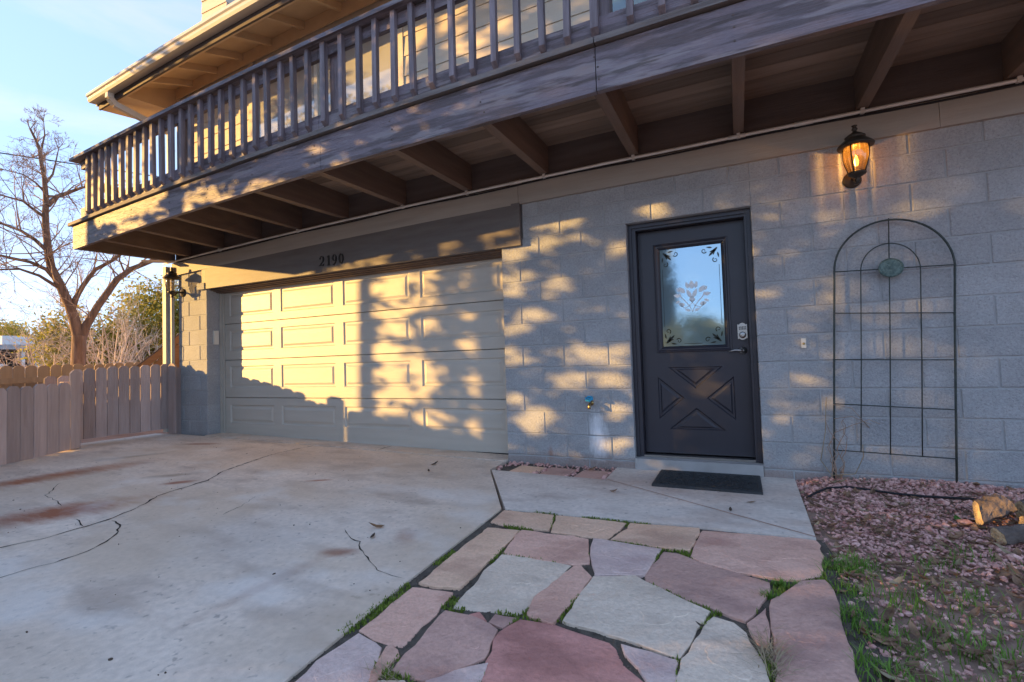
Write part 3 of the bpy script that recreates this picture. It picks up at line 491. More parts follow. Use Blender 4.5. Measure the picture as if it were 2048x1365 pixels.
for ch, ox in zip('2190', (-4.365, -4.258, -4.168, -4.068)):
    m = MB(); digit(ch, ox, m); m.build('digit', 'blackmetal', hn, fix=True)
# electric box on the jamb, door bell, hose bib
eb = MB(); eb.box(-6.456, -6.425, .078, .142, 1.225, 1.41); e = eb.build('wall_box', 'white', H, label='small white box on the garage jamb'); MB().box(-6.425, -6.42, .084, .136, 1.235, 1.40).build('cover', 'white', e)
db = MB().box(.424, .454, -.016, -.003, .912, .985).build('door_bell', 'white', H, label='small cream door bell button beside the front door'); MB().lathe([(.009, 0), (.009, .006), (.005, .009)], (.439, -.016, .945), 12, (0, -1, 0)).build('button', 'brass', db)
hb = empty('hose_bib', (-1.20, 0, .49), None, None); hb.parent = H; hb.location = Vector((-1.2, 0, .49))-WL[H.name]; hb['label'] = 'hose tap with a blue handle left of the front door'
m = MB(); m.tube([(-1.2, 0, .49), (-1.2, -.05, .49), (-1.2, -.075, .475), (-1.2, -.085, .445)], [.011, .012, .012, .015], 10); m.lathe([(.022, 0), (.022, .006)], (-1.2, -.004, .49), 12, (0, -1, 0)); m.build('spout', 'brass', hb, smooth=True)
m = MB(); m.tube([(-1.2, -.05, .49), (-1.2, -.075, .53)], .006, 6)
a0 = Vector((-1.2, -.077, .533)); ax = Vector((0, -.55, .8)).normalized(); t1 = ax.orthogonal().normalized(); t2 = ax.cross(t1)
m.tube([a0+(t1*math.cos(i/18*6.2832)+t2*math.sin(i/18*6.2832))*.03*(1+.13*math.cos(i/18*6.2832*6)) for i in range(19)], .0075, 6)
for i in range(3): c2 = math.cos(i*1.0472); s2 = math.sin(i*1.0472); m.tube([a0-(t1*c2+t2*s2)*.03, a0+(t1*c2+t2*s2)*.03], .005, 5)
m.build('handle', 'bluev', hb, smooth=True)

# ------------------------------------------------------------------ front door
fd = empty('front_door', (-.35, .16, .04), None, None); fd.parent = H; fd.location = Vector((-.35, .16, .04))-WL[H.name]; fd['label'] = 'dark brown front door with etched glass and crossbuck panels'
dfm = empty('door_frame', (-.35, .1, .03), None, None); dfm.parent = H; dfm.location = Vector((-.35, .1, .03))-WL[H.name]
DY = .16; sx0, sx1, sz0, sz1 = -.770, .081, .055, 1.975
for x0, x1, st in ((DX0+.001, sx0-.004, 1), (sx1+.004, DX1-.001, -1)):
    m = MB(); m.box(x0, x1, .075, .19, .03, 2.03)
    if st > 0: m.box(x0, x0+.03, .06, .074, .03, 2.03); m.box(x1, x1+.012, .165+.04, .19+.03, .03, 2.0)
    else: m.box(x1-.03, x1, .06, .074, .03, 2.03); m.box(x1-.05, x1-.032, .066, .0745, .03, 2.03)
    m.build('jamb', 'door', dfm)
m = MB(); m.box(sx0-.003, sx1+.003, .075, .19, sz1+.004, 2.03); m.box(DX0+.032, DX1-.032, .06, .074, 2.0, 2.03); m.build('head', 'door', dfm)
m = MB(); m.box(DX0+.001, DX1-.001, -.02, .19, -.07, .028); m.build('sill', 'sill', dfm)
m = MB(); m.box(sx0-.003, sx1+.003, .07, .19, .029, .046); m.build('threshold', 'nickel', dfm)
gx0, gx1, gz0, gz1 = -.636, -.053, .918, 1.849
TR = [[(-.559, .785), (-.125, .785), (-.343, .603)], [(-.648, .705), (-.436, .525), (-.648, .340)], [(-.262, .522), (-.046, .703), (-.046, .343)], [(-.343, .442), (-.123, .258), (-.568, .258)]]
def door_skin():
    import bmesh
    b = bmesh.new(); m = MB()
    def q(x0, x1, z0, z1): m.add([(x0, DY, z0), (x1, DY, z0), (x1, DY, z1), (x0, DY, z1)], [(0, 1, 2, 3)])
    q(sx0, gx0, gz0, gz1); q(gx1, sx1, gz0, gz1); q(sx0, sx1, gz1, sz1); q(sx0, sx1, .80, gz0); q(sx0, sx1, sz0, .245); q(sx0, -.66, .245, .80); q(-.034, sx1, .245, .80)
    # lower field around the four triangles
    A, B, Cc, D = (-.66, .80), (-.034, .80), (-.034, .245), (-.66, .245)
    t, l, r, bt = TR
    def tri(*p): m.add([(x, DY, z) for x, z in p], [tuple(range(len(p)))])
    def poly(*p):
        a = sum(p[i][0]*p[(i+1) % len(p)][1]-p[(i+1) % len(p)][0]*p[i][1] for i in range(len(p))); tri(*(p if a > 0 else p[::-1]))
    poly(A, B, t[1], t[0]); poly(A, t[0], l[0]); poly(A, l[0], l[2], D); poly(D, l[2], bt[2]); poly(D, bt[2], bt[1], Cc); poly(Cc, bt[1], r[2]); poly(Cc, r[2], r[1], B); poly(B, r[1], t[1])
    poly(t[0], t[2], l[1], l[0]); poly(t[2], t[1], r[1], r[0]); poly(l[1], bt[0], bt[2], l[2]); poly(bt[0], r[0], r[2], bt[1]); poly(t[2], r[0], bt[0], l[1])
    m.box(sx0, sx1, DY+.02, DY+.045, sz0, sz1)
    m.add([(sx0, DY, sz0), (sx0, DY, sz1), (sx0, DY+.045, sz1), (sx0, DY+.045, sz0)], [(0, 1, 2, 3)]); m.add([(sx0, DY, sz0), (sx1, DY, sz0), (sx1, DY+.045, sz0), (sx0, DY+.045, sz0)], [(0, 1, 2, 3)])
    m.build('door_leaf', 'door', fd)
door_skin()
for t in TR:
    c = Vector((sum(p[0] for p in t)/3, sum(p[1] for p in t)/3)); rings = []
    for s, dy in ((0, 0), (.10, .011), (.26, .011), (.42, .002), (.46, .002)): rings.append([(p[0]+(c.x-p[0])*s, DY+dy, p[1]+(c.y-p[1])*s) for p in t])
    V = [v for r_ in rings for v in r_]; MB().add(V, [(3*k+i, 3*k+(i+1) % 3, 3*k+3+(i+1) % 3, 3*k+3+i) for k in range(4) for i in range(3)]+[(12, 13, 14)]).build('triangle_panel', 'door', fd, fix=False)
wf = MB()
def frame_ring(m, prof):
    rings = [[(gx0+i, DY+dy, gz0+i), (gx1-i, DY+dy, gz0+i), (gx1-i, DY+dy, gz1-i), (gx0+i, DY+dy, gz1-i)] for i, dy in prof]
    m.add([v for r_ in rings for v in r_], [(4*k+i, 4*k+(i+1) % 4, 4*k+4+(i+1) % 4, 4*k+4+i) for k in range(len(prof)-1) for i in range(4)])
frame_ring(wf, ((-.006, 0), (-.004, -.012), (.008, -.016), (.016, -.008), (.024, -.008), (.034, .0), (.046, .012), (.046, .03)))
wfr = wf.build('window_frame', 'door', fd)
X0, X1, Z0, Z1 = gx0+.046, gx1-.046, gz0+.046, gz1-.046
gl = MB().box(X0, X1, DY+.009, DY+.018, Z0, Z1).build('pane', 'glass', fd, label='mirror-like etched glass pane')
YG = DY+.0085
def leafp(cx, cz, L_, W_, ang): 
    o = []
    for i in range(9): t = i/8; o.append((t*L_, W_/2*math.sin(math.pi*t**.8)))
    o += [(t*L_, -W_/2*math.sin(math.pi*t**.8)) for t in [i/8 for i in range(7, 0, -1)]]
    ca, sa = math.cos(ang), math.sin(ang); return [(cx+a*ca-b*sa, cz+a*sa+b*ca) for a, b in o]
def spiral(cx, cz, r0, r1, a0, a1, n=16): return [(cx+(r0+(r1-r0)*i/n)*math.cos(R(a0+(a1-a0)*i/n)), cz+(r0+(r1-r0)*i/n)*math.sin(R(a0+(a1-a0)*i/n))) for i in range(n+1)]
OR = dict(o=(0, YG, 0), ux=(1, 0, 0), uy=(0, 0, 1), th=.0012)
m = MB(); cx, cz = -.34, 1.25
for s in (-1, 1):
    st = [(cx+s*x, cz+z) for x, z in ((.0, .0), (.018, .045), (.05, .09), (.085, .125), (.10, .165))]
    m.ribbon(st, [.006, .007, .008, .009, .010], **OR)
    m.ribbon([(cx+s*x, cz+z) for x, z in ((-.015, .10), (.02, .055), (.06, .035), (.088, .055), (.092, .085))], [.005, .006, .008, .007, .004], **OR)
    for (x, z, l_, w_, a) in ((.028, .20, .06, .03, 75), (.055, .165, .075, .04, 45), (.095, .14, .055, .034, 12), (.06, .06, .055, .035, 15), (.10, .175, .045, .02, 60), (.015, .01, .05, .022, 20), (.095, .10, .045, .022, -25)):
        m.plate(leafp(cx+s*x, cz+z, l_, w_, R(a) if s > 0 else R(180-a)), **OR)
m.plate(leafp(cx, cz+.195, .075, .045, R(90)), **OR)
for s in (-1, 1): m.plate(leafp(cx+s*.006, cz+.12, .085, .034, R(90-s*25)), **OR)
m.plate(leafp(cx, cz+.085, .05, .05, R(90)), **OR)
m.build('etched_flower', 'etch', fd, fix=True)
def corner(px, pz, sx, sz):
    m = MB()
    for (x, z, l_, w_, a) in ((.02, .02, .05, .018, 45), (.045, .03, .055, .02, 80), (.03, .045, .055, .02, 10), (.055, .055, .05, .018, 45), (.02, .06, .05, .013, 100), (.06, .02, .05, .013, -10)):
        aa = math.atan2(math.sin(R(a))*sz, math.cos(R(a))*sx); m.plate(leafp(px+sx*x, pz+sz*z, l_, w_, aa), **OR)
    for f in (0, 1):
        p = spiral(.04, .125, .022, .006, -60, 330) if not f else [(b, a) for a, b in spiral(.04, .125, .022, .006, -60, 330)]
        m.ribbon([(px+sx*a, pz+sz*b) for a, b in p], [.009*(1-.6*i/16) for i in range(17)], **OR)
    m.build('etched_corner', 'etchdark', fd, fix=True)
corner(X0+.006, Z1-.006, 1, -1); corner(X0+.006, Z0+.006, 1, 1); corner(X1-.006, Z0+.006, -1, 1); corner(X1-.006, Z1-.006, -1, -1)
m = MB(); m.ribbon([(X0+.018, Z0+.17), (X0+.018, Z1-.17)], .004, **OR); m.ribbon([(X1-.018, Z0+.17), (X1-.018, Z1-.17)], .004, **OR); m.ribbon([(X0+.17, Z0+.018), (X1-.17, Z0+.018)], .004, **OR); m.build('etched_border', 'etchdark', fd, fix=True)
lk = [(-.003, 1.003), (-.003, 1.122), (.008, 1.118), (.018, 1.128), (.033, 1.134), (.048, 1.128), (.058, 1.118), (.068, 1.122), (.068, 1.01), (.055, 1.006), (.045, .998), (.033, .995), (.02, .998), (.01, 1.006)]
lock = MB().plate([(x, z) for x, z in lk[::-1]], (0, DY-.022, 0), (1, 0, 0), (0, 0, 1), -.021).build('lock', 'nickel', fd, fix=True, label='satin nickel keypad deadbolt')
MB().lathe([(.026, 0), (.026, .012), (.02, .018), (.019, .03), (.01, .033)], (.033, DY-.022, 1.035), 20, (0, -1, 0)).build('knob', 'nickel', lock, smooth=False)
for i in range(5):
    for j in range(2): MB().box(.008+i*.0115, .0155+i*.0115, DY-.025, DY-.0225, 1.078+j*.015, 1.088+j*.015).build('button', 'cable', lock)
hd = MB().lathe([(.032, 0), (.031, .006), (.022, .012), (.012, .016), (.011, .045), (.014, .055), (.004, .058)], (.03, DY, .908), 22, (0, -1, 0)).build('door_handle', 'nickel', fd, smooth=True)
MB().tube([(.03, DY-.05, .908), (.0, DY-.055, .912), (-.03, DY-.052, .914), (-.055, DY-.045, .908), (-.075, DY-.043, .903)], [.010, .009, .008, .007, .004], 8).build('lever', 'nickel', hd, smooth=True)
# ------------------------------------------------------------------ balcony deck
def sub(name, loc, label=None):
    e = bpy.data.objects.new(name, None); e.empty_display_size = .2; COL.objects.link(e); e.parent = H; WL[e.name] = Vector(loc); e.location = Vector(loc)-WL[H.name]
    if label: e['label'] = label
    return e
dk = sub('balcony', (-2, -.6, 2.57), 'brown wooden balcony deck on joists over the garage')
JO = [(x, x) for x in (3.1, 2.48, 1.675, .873, .072, -.736, -1.553, -2.365, -3.16)] + [(-3.957, -3.93), (-4.683, -4.56), (-5.383, -5.158), (-6.096, -5.80), (-6.776, -6.42)]
for xw, xo in JO:
    m = MB(); t = .036
    m.hexa([(xo-t, -1.189, 2.582), (xo+t, -1.189, 2.582), (xw+t, -.024, 2.603), (xw-t, -.024, 2.603), (xo-t, -1.189, 2.862), (xo+t, -1.189, 2.862), (xw+t, -.024, 2.862), (xw-t, -.024, 2.862)])
    m.build('joist', 'darky', dk, wp=True)
MB().hexa([(-6.985, -1.19, 2.578), (-6.945, -1.19, 2.578), (-7.10, -.02, 2.59), (-7.15, -.02, 2.59), (-6.985, -1.19, 2.862), (-6.945, -1.19, 2.862), (-7.10, -.02, 2.862), (-7.15, -.02, 2.862)]).build('end_joist', 'darky', dk, wp=True)
m = MB().box(-7.09, 3.2, -.0225, .10, 2.564, 2.910, 14).build('back_rim_board', 'dark', dk, wp=True)
for i in range(8):
    y1 = -.0235-i*.1465; m = MB()
    for a, b in ((-7.0-.02*(7-i), -3.2+.8*(i % 3-1)), (-3.197+.8*(i % 3-1), 3.2)): m.box(a, b, y1-.1405, y1, 2.865, 2.902, 16)
    m.build('deck_board', 'deckboard', dk, wp=True)
for i, (a, b) in enumerate(((-6.985, -3.09), (-3.087, -.745), (-.739, 3.2))):
    MB().box(a, b, -1.232, -1.191, 2.576, 2.860, 12).build('fascia_board', 'peel', dk, wp=True)
    MB().box(a-(.05 if i == 0 else 0), b, -1.262, -1.196, 2.874, 2.912, 12).build('nosing_board', 'grey_wood', dk, wp=True)
for xw, xo in JO:
    for dz_ in (.07, .15, .22): MB().lathe([(.007, 0), (.006, .003)], (xo+random.uniform(-.02, .02), -1.2325, 2.58+dz_), 7, (0, -1, 0)).build('nail', 'dark', dk, wp=True)
# railing
rl = sub('railing', (-2, -1.25, 2.91), 'weathered brown balcony railing with square balusters')
BX = [-6.597, -6.472, -6.34, -6.201, -6.074, -5.931, -5.805, -5.663, -5.511, -5.363, -5.219, -5.061, -4.892, -4.751, -4.598, -4.447, -4.304, -4.151, -3.991, -3.831, -3.676, -3.513, -3.355, -3.19, -3.01, -2.82, -2.635, -2.468, -2.293, -2.12, -1.951, -1.777, -1.613, -1.433, -1.26, -1.085, -.911, -.729, -.512, -.327, -.141, .045, .23, .415, .60, .79, .97, 1.16, 1.35, 1.53, 1.72, 1.9, 2.09, 2.28, 2.46, 2.65, 2.84, 3.02]
for x in BX:
    post = min(abs(x-p) for p in (-5.061, -3.01, -.729, 1.53)) < .02
    t = .025 if post else .0205; x += random.uniform(-.004, .004); zt = 3.632; zb = 2.925; l = random.uniform(-.011, .011)
    y0, y1 = -1.2775, -1.2385
    MB().hexa([(x-t, y0, zb+.035), (x+t, y0, zb+.035), (x+t, y1, zb), (x-t, y1, zb), (x-t+l, y0, zt), (x+t+l, y0, zt), (x+t+l, y1, zt), (x-t+l, y1, zt)]).build('baluster', 'peelz', rl, wp=True)
for p in (-6.74, -5.02, -2.955, -.69, 1.57):
    MB().box(p-.045, p+.045, -1.199, -1.11, 2.903, 3.632).build('post', 'peelz', rl, wp=True)
for a, b in ((-6.80, -3.10), (-3.097, -.74), (-.737, 3.2)):
    MB().box(a, b, -1.237, -1.2, 3.53, 3.625, 12).build('upper_rail', 'peel', rl, wp=True)
    MB().box(a, b, -1.237, -1.2, 2.916, 3.045, 12).build('lower_rail', 'peel', rl, wp=True)
    MB().box(a-(.09 if a < -6 else 0), b, -1.312, -1.13, 3.636, 3.672, 12).build('handrail', 'peel', rl, wp=True)
for z0, z1 in ((3.30, 3.40),): MB().hexa([(-6.78, -1.10, z0), (-6.74, -1.10, z0), (-6.90, -.02, z0-.05), (-6.95, -.02, z0-.05), (-6.78, -1.10, z1), (-6.74, -1.10, z1), (-6.90, -.02, z1-.05), (-6.95, -.02, z1-.05)]).build('end_rail', 'peel', rl, wp=True)

# ------------------------------------------------------------------ upper storey
uw = MB(); W1 = (-5.50, -3.20, 3.25, 4.90); W2 = (-1.0, 1.6, 2.95, 4.86); ZU = 5.155
for b in ((WX0, W1[0], .012, .16, 2.912, ZU), (W1[0], W1[1], .012, .16, 2.912, W1[2]), (W1[0], W1[1], .012, .16, W1[3], ZU), (W1[1], W2[0], .012, .16, 2.912, ZU), (W2[0], W2[1], .012, .16, W2[3], ZU), (W2[1], 3.2, .012, .16, 2.912, ZU)): uw.box(*b, 6)
usw = uw.build('upper_wall', 'siding', H, wp=True)
def lap(x0, x1, z0, z1, n=8):
    xs = [x0+(x1-x0)*i/n for i in range(n+1)]; V = []; F = []
    for x in xs: V += [(x, -.008, z0), (x, .002, z1), (x, .011, z1), (x, .011, z0)]
    for i in range(n):
        a = 4*i; b = a+4; F += [(a, b, b+1, a+1), (a, a+3, b+3, b), (a+1, b+1, b+2, a+2)]
    F += [(0, 1, 2, 3), (4*n+3, 4*n+2, 4*n+1, 4*n)]
    MB().add(V, F).build('siding_board', 'siding', usw, wp=True)
z = 2.915
while z < 4.95:
    z1 = min(z+.222, 4.99)
    for a, b, w in ((WX0+.07, W1[0]-.07, W1), (W1[1]+.07, W2[0]-.06, W1), (W2[1]+.06, 3.2, W2)): lap(a, b, z, z1)
    if z1 <= W1[2]-.04: lap(W1[0]-.067, W1[1]+.067, z, z1)
    z += .2215
for x0, x1 in ((WX0, WX0+.067), (W1[0]-.066, W1[0]-.002), (W1[1]+.002, W1[1]+.066), (W2[0]-.057, W2[0]-.002), (W2[1]+.002, W2[1]+.057)):
    MB().box(x0, x1, -.014, .0115, 2.915, 5.0).build('corner_trim', 'siding', usw, wp=True)
MB().box(WX0, 3.2, -.03, -.0145, 4.985, 5.158, 10).build('frieze_board', 'soffit', usw, wp=True)
MB().box(WX0, WX0+.14, .165, 4, 2.57, 5.4).build('side_wall', 'siding', H, wp=True)
def window(w, gm, mull, label):
    x0, x1, z0, z1 = w; f = MB()
    for b in ((x0, x1, z0, z0+.05), (x0, x1, z1-.05, z1), (x0, x0+.05, z0+.051, z1-.051), (x1-.05, x1, z0+.051, z1-.051)): f.box(b[0], b[1], -.002, .05, b[2], b[3], 4)
    for mx_ in mull: f.box(mx_-.025, mx_+.025, .0, .045, z0+.051, z1-.051)
    fo = f.build('window', 'gutter' if gm == 'glassup' else 'dark', H, wp=True, label=label); xs = [x0+.05]+list(mull)+[x1-.05]
    for a, b in zip(xs[:-1], xs[1:]): MB().box(a+.026, b-.026, .025, .034, z0+.052, z1-.052, 3).build('pane', gm, fo, wp=True)
window(W1, 'glassup', (-4.42,), 'wide balcony window with pale blinds'); window(W2, 'glassteal', (.3,), 'dark teal sliding glass of the balcony')
# roof with eaves, rafters, gutter
rf = MB(); sl = .325; XL, XR = -7.62, 3.2
def ry(y): return 5.165+sl*(y)        # soffit sheathing underside at y (0 at the wall)
rf.box(0, 1, 0, 1, 0, 1); rf.v = []; rf.f = []
n = 14; V = []; F = []
for i in range(n+1):
    x = XL+(XR-XL)*i/n
    V += [(x, -.70, ry(-.70)+.06), (x, 4.5, ry(4.5)+.06), (x, 4.5, ry(4.5)+.12), (x, -.70, ry(-.70)+.12)]
for i in range(n):
    a = 4*i; b = a+4; F += [(a, a+1, b+1, b), (a+1, a+2, b+2, b+1), (a+2, a+3, b+3, b+2), (a+3, a, b, b+3)]
F += [(0, 3, 2, 1), (4*n, 4*n+1, 4*n+2, 4*n+3)]
rf.add(V, F); roof = rf.build('roof', 'shingle', H, wp=True)
m = MB(); V = []; F = []
for i in range(n+1):
    x = XL+.02+(XR-XL-.02)*i/n; V += [(x, -.66, ry(-.66)), (x, .16, ry(.16)), (x, .16, ry(.16)+.018), (x, -.66, ry(-.66)+.018)]
for i in range(n):
    a = 4*i; b = a+4; F += [(a, a+1, b+1, b), (a+1, a+2, b+2, b+1), (a+2, a+3, b+3, b+2), (a+3, a, b, b+3)]
F += [(0, 3, 2, 1), (4*n, 4*n+1, 4*n+2, 4*n+3)]; m.add(V, F).build('soffit', 'soffit', roof, wp=True)
for x in [-6.69, -6.17, -5.66, -5.13, -4.57, -3.98, -3.36, -2.75, -2.14, -1.53, -.92, -.31, .3, .91, 1.52, 2.13, 2.74]:
    t = .022; MB().hexa([(x-t, -.655, ry(-.655)-.095), (x+t, -.655, ry(-.655)-.095), (x+t, -.031, ry(-.031)-.095), (x-t, -.031, ry(-.031)-.095), (x-t, -.655, ry(-.655)-.001), (x+t, -.655, ry(-.655)-.001), (x+t, -.031, ry(-.031)-.001), (x-t, -.031, ry(-.031)-.001)]).build('rafter', 'soffit', roof, wp=True)
MB().box(XL, XR, -.685, -.66, 4.79, 5.0, 12).build('eave_fascia', 'dark', roof, wp=True)
MB().box(XL, XR, -.659, -.63, 4.80, 4.86, 12).build('eave_trim', 'soffit', roof, wp=True)
# boxed gable overhang at the left end
MB().hexa([(XL, -.63, 4.80), (WX0-.003, -.63, 4.80), (WX0-.003, .0, 4.82), (XL, .0, 4.82), (XL, -.63, ry(-.63)-.002), (WX0-.003, -.63, ry(-.63)-.002), (WX0-.003, 0, ry(0)-.002), (XL, 0, ry(0)-.002)]).build('gable_box', 'soffit', roof, wp=True)
MB().hexa([(XL-.03, -.70, ry(-.7)-.09), (XL-.002, -.70, ry(-.7)-.09), (XL-.002, 4.5, ry(4.5)-.09), (XL-.03, 4.5, ry(4.5)-.09), (XL-.03, -.70, ry(-.7)+.10), (XL-.002, -.70, ry(-.7)+.10), (XL-.002, 4.5, ry(4.5)+.10), (XL-.03, 4.5, ry(4.5)+.10)]).build('rake_board', 'gutter', roof, wp=True)
g = MB(); prof = [(-.688, 4.99), (-.688, 4.872), (-.78, 4.872), (-.795, 4.90), (-.795, 4.935), (-.812, 4.95), (-.812, 4.985), (-.802, 4.995), (-.802, 4.98), (-.786, 4.935), (-.775, 4.885), (-.694, 4.885)]
n = 16; V = []; F = []; k = len(prof)
for i in range(n+1): V += [(XL-.03+(XR-XL+.03)*i/n, y, z_) for y, z_ in prof]
for i in range(n):
    for j in range(k-1): F.append((i*k+j, (i+1)*k+j, (i+1)*k+j+1, i*k+j+1))
F.append(tuple(range(k))[::-1]); g.add(V, F); gut = g.build('gutter', 'gutter', roof, wp=True, fix=False)
ds = MB()
for a, b in (((-7.24, -.74, 4.92), (-7.24, -.74, 4.80)), ((-7.24, -.74, 4.80), (-7.25, -.68, 4.74)), ((-7.25, -.68, 4.74), (-7.13, -.06, 4.50)), ((-7.13, -.06, 4.50), (-7.13, -.06, 2.95))): ds.beam(a, b, .058, .075)
ds.build('downspout', 'gutter', roof, wp=True)
d2 = MB(); d2.box(-7.262, -7.19, -.10, -.03, .04, 2.34); d2.box(-7.19+.004, -7.112, -.07, -.03, .04, 2.33); d2.build('corner_downspout', 'jamb', H)
MB().beam((-7.36, -.3, 2.40), (-7.1, -.02, 2.41), .10, .02).build('corner_flashing', 'gutter', H)
# clad chimney above the roof
cy0, cy1, cx0, cx1 = .15, .75, -6.745, -6.215
ch = MB().box(cx0+.012, cx1-.012, cy0+.012, cy1, 4.9, 7.6).build('chimney', 'siding', H)
z = 5.27
while z < 7.4:
    m = MB(); z1 = z+.174
    m.add([(cx0, cy0-.006, z), (cx1, cy0-.006, z), (cx1, cy0+.006, z1), (cx0, cy0+.006, z1), (cx0, cy0+.0115, z), (cx1, cy0+.0115, z), (cx1, cy0+.0115, z1), (cx0, cy0+.0115, z1)], [(0, 1, 2, 3), (0, 4, 5, 1), (1, 5, 6, 2), (3, 2, 6, 7), (0, 3, 7, 4)])
    m.add([(cx1+.002, cy0+.012, z), (cx1+.002, cy1, z), (cx1-.009, cy1, z1), (cx1-.009, cy0+.012, z1), (cx1-.0115, cy0+.012, z), (cx1-.0115, cy1, z)], [(0, 1, 2, 3), (0, 4, 5, 1), (0, 3, 4)])
    m.build('siding_board', 'siding', ch); z += .174

# ------------------------------------------------------------------ wall lanterns
MT['amber'] = bpy.data.materials.new('ribbed_amber_glass'); MT['amber'].use_nodes = True
def ribglass(m, c1, c2, gl):
    n = m.node_tree.nodes; l = m.node_tree.links; n.clear(); o = n.new('ShaderNodeOutputMaterial')
    tc_ = n.new('ShaderNodeTexCoord'); sp = n.new('ShaderNodeSeparateXYZ'); at = n.new('ShaderNodeMath'); at.operation = 'ARCTAN2'; ml = n.new('ShaderNodeMath'); ml.operation = 'MULTIPLY'; ml.inputs[1].default_value = 13; sn = n.new('ShaderNodeMath'); sn.operation = 'SINE'
    l.new(tc_.outputs['Object'], sp.inputs[0]); l.new(sp.outputs[0], at.inputs[0]); l.new(sp.outputs[1], at.inputs[1]); l.new(at.outputs[0], ml.inputs[0]); l.new(ml.outputs[0], sn.inputs[0])
    r = n.new('ShaderNodeValToRGB'); r.color_ramp.elements[0].position = .55; r.color_ramp.elements[1].position = .92; r.color_ramp.elements[0].color = (*c1, 1); r.color_ramp.elements[1].color = (*c2, 1); l.new(sn.outputs[0], r.inputs[0])
    t = n.new('ShaderNodeBsdfTransparent'); l.new(r.outputs[0], t.inputs[0]); g = n.new('ShaderNodeBsdfGlossy'); g.inputs['Roughness'].default_value = .08
    d = n.new('ShaderNodeBsdfTranslucent'); d.inputs[0].default_value = (*gl, 1)
    a = n.new('ShaderNodeMixShader'); a.inputs[0].default_value = .035; b = n.new('ShaderNodeMixShader'); b.inputs[0].default_value = .10
    l.new(t.outputs[0], a.inputs[1]); l.new(d.outputs[0], a.inputs[2]); l.new(a.outputs[0], b.inputs[1]); l.new(g.outputs[0], b.inputs[2]); l.new(b.outputs[0], o.inputs[0])
ribglass(MT['amber'], (.30, .19, .08), (1, .92, .78), (.9, .55, .2))
MT['clearrib'] = bpy.data.materials.new('ribbed_clear_glass'); MT['clearrib'].use_nodes = True; ribglass(MT['clearrib'], (.62, .58, .50), (.95, .93, .88), (.75, .72, .62))
MT['bulb'] = mat('glowing_bulb', (1, .6, .2), rough=.5, emis=((1, .55, .16), 3.0)); MT['bulboff'] = mat('unlit_bulb', (.8, .78, .7), rough=.2)
def lantern(x, y, z, label, lit):
    """z: height of the roof rim; stands off the wall at y = 0"""
    e = empty('wall_lantern', (x, 0, z-.29), label, 'lantern', 'coach lanterns on the block wall'); c = (x, y, z)
    MB().lathe([(.106, -.012), (.110, -.004), (.106, .004), (.088, .022), (.066, .040), (.056, .046), (.060, .052), (.062, .060), (.052, .068), (.030, .084), (.014, .094), (.012, .104), (.019, .112), (.013, .122), (.012, .132), (.018, .138), (.010, .143)], c, 28).build('cap', 'bronze', e, smooth=True)
    gm = MB(); prof = [(.066, -.002), (.072, -.03), (.073, -.06), (.068, -.10), (.058, -.14), (.048, -.17), (.044, -.185)]; n = 40; cc = Vector(c); V = []; F = []
    for r_, t in prof:
        for k in range(n): q = 6.28319*k/n; V.append(cc+Vector((math.cos(q), math.sin(q), 0))*r_*(1+.02*(k % 2))+Vector((0, 0, t)))
    for i in range(len(prof)-1):
        for k in range(n): F.append((i*n+k, i*n+(k+1) % n, (i+1)*n+(k+1) % n, (i+1)*n+k))
    gm.add(V, F); gm.build('glass_shade', 'amber' if lit else 'clearrib', e, smooth=True)
    for k in range(4):
        q = math.pi/4+k*math.pi/2+.25; d = Vector((math.cos(q), math.sin(q), 0)); MB().tube([cc+d*r_+Vector((0, 0, t)) for r_, t in ((.078, -.004), (.081, -.04), (.079, -.08), (.070, -.125), (.058, -.165), (.050, -.192))], .0045, 6).build('cage_bar', 'bronze', e, smooth=True)
    MB().lathe([(.020, -.268), (.013, -.262), (.016, -.245), (.012, -.232), (.024, -.222), (.052, -.205), (.056, -.194), (.050, -.186), (.020, -.184)], c, 24).build('cup', 'bronze', e, smooth=True)
    MB().lathe([(.012, -.183), (.012, -.150), (.009, -.146)], c, 12).build('candle', 'white', e, smooth=True)
    MB().lathe([(.008, -.145), (.013, -.125), (.014, -.11), (.009, -.09), (.002, -.07)], c, 12).build('bulb', 'bulb' if lit else 'bulboff', e, smooth=True)
    p = [(x, -.004, z-.20), (x, -.05, z-.185), (x, -.09, z-.20), (x, -.105, z-.225), (x, y+.035, z-.235), (x, y+.01, z-.228)]
    MB().tube(p, [.012, .012, .011, .010, .010, .012], 8).build('arm', 'bronze', e, smooth=True)
    MB().lathe([(.058, .004), (.058, .012), (.045, .020), (.022, .026), (.014, .034)], (x, 0, z-.19), 24, (0, -1, 0)).build('wall_plate', 'bronze', e, smooth=True)
    if lit:
        ld = bpy.data.lights.new('lantern_light', 'POINT'); ld.energy = LAMP; ld.color = (1, .50, .14); ld.shadow_soft_size = .004
        lo = bpy.data.objects.new('lantern_light', ld); COL.objects.link(lo); lo.location = Vector((x, y, z-.055))-WL[e.name]; lo.parent = e
LAMP = .8
lantern(.795, -.175, 2.302, 'lit amber wall lantern above the iron trellis', True)
lantern(-6.96, -.15, 2.152, 'unlit clear glass wall lantern at the house corner beside the garage', False)
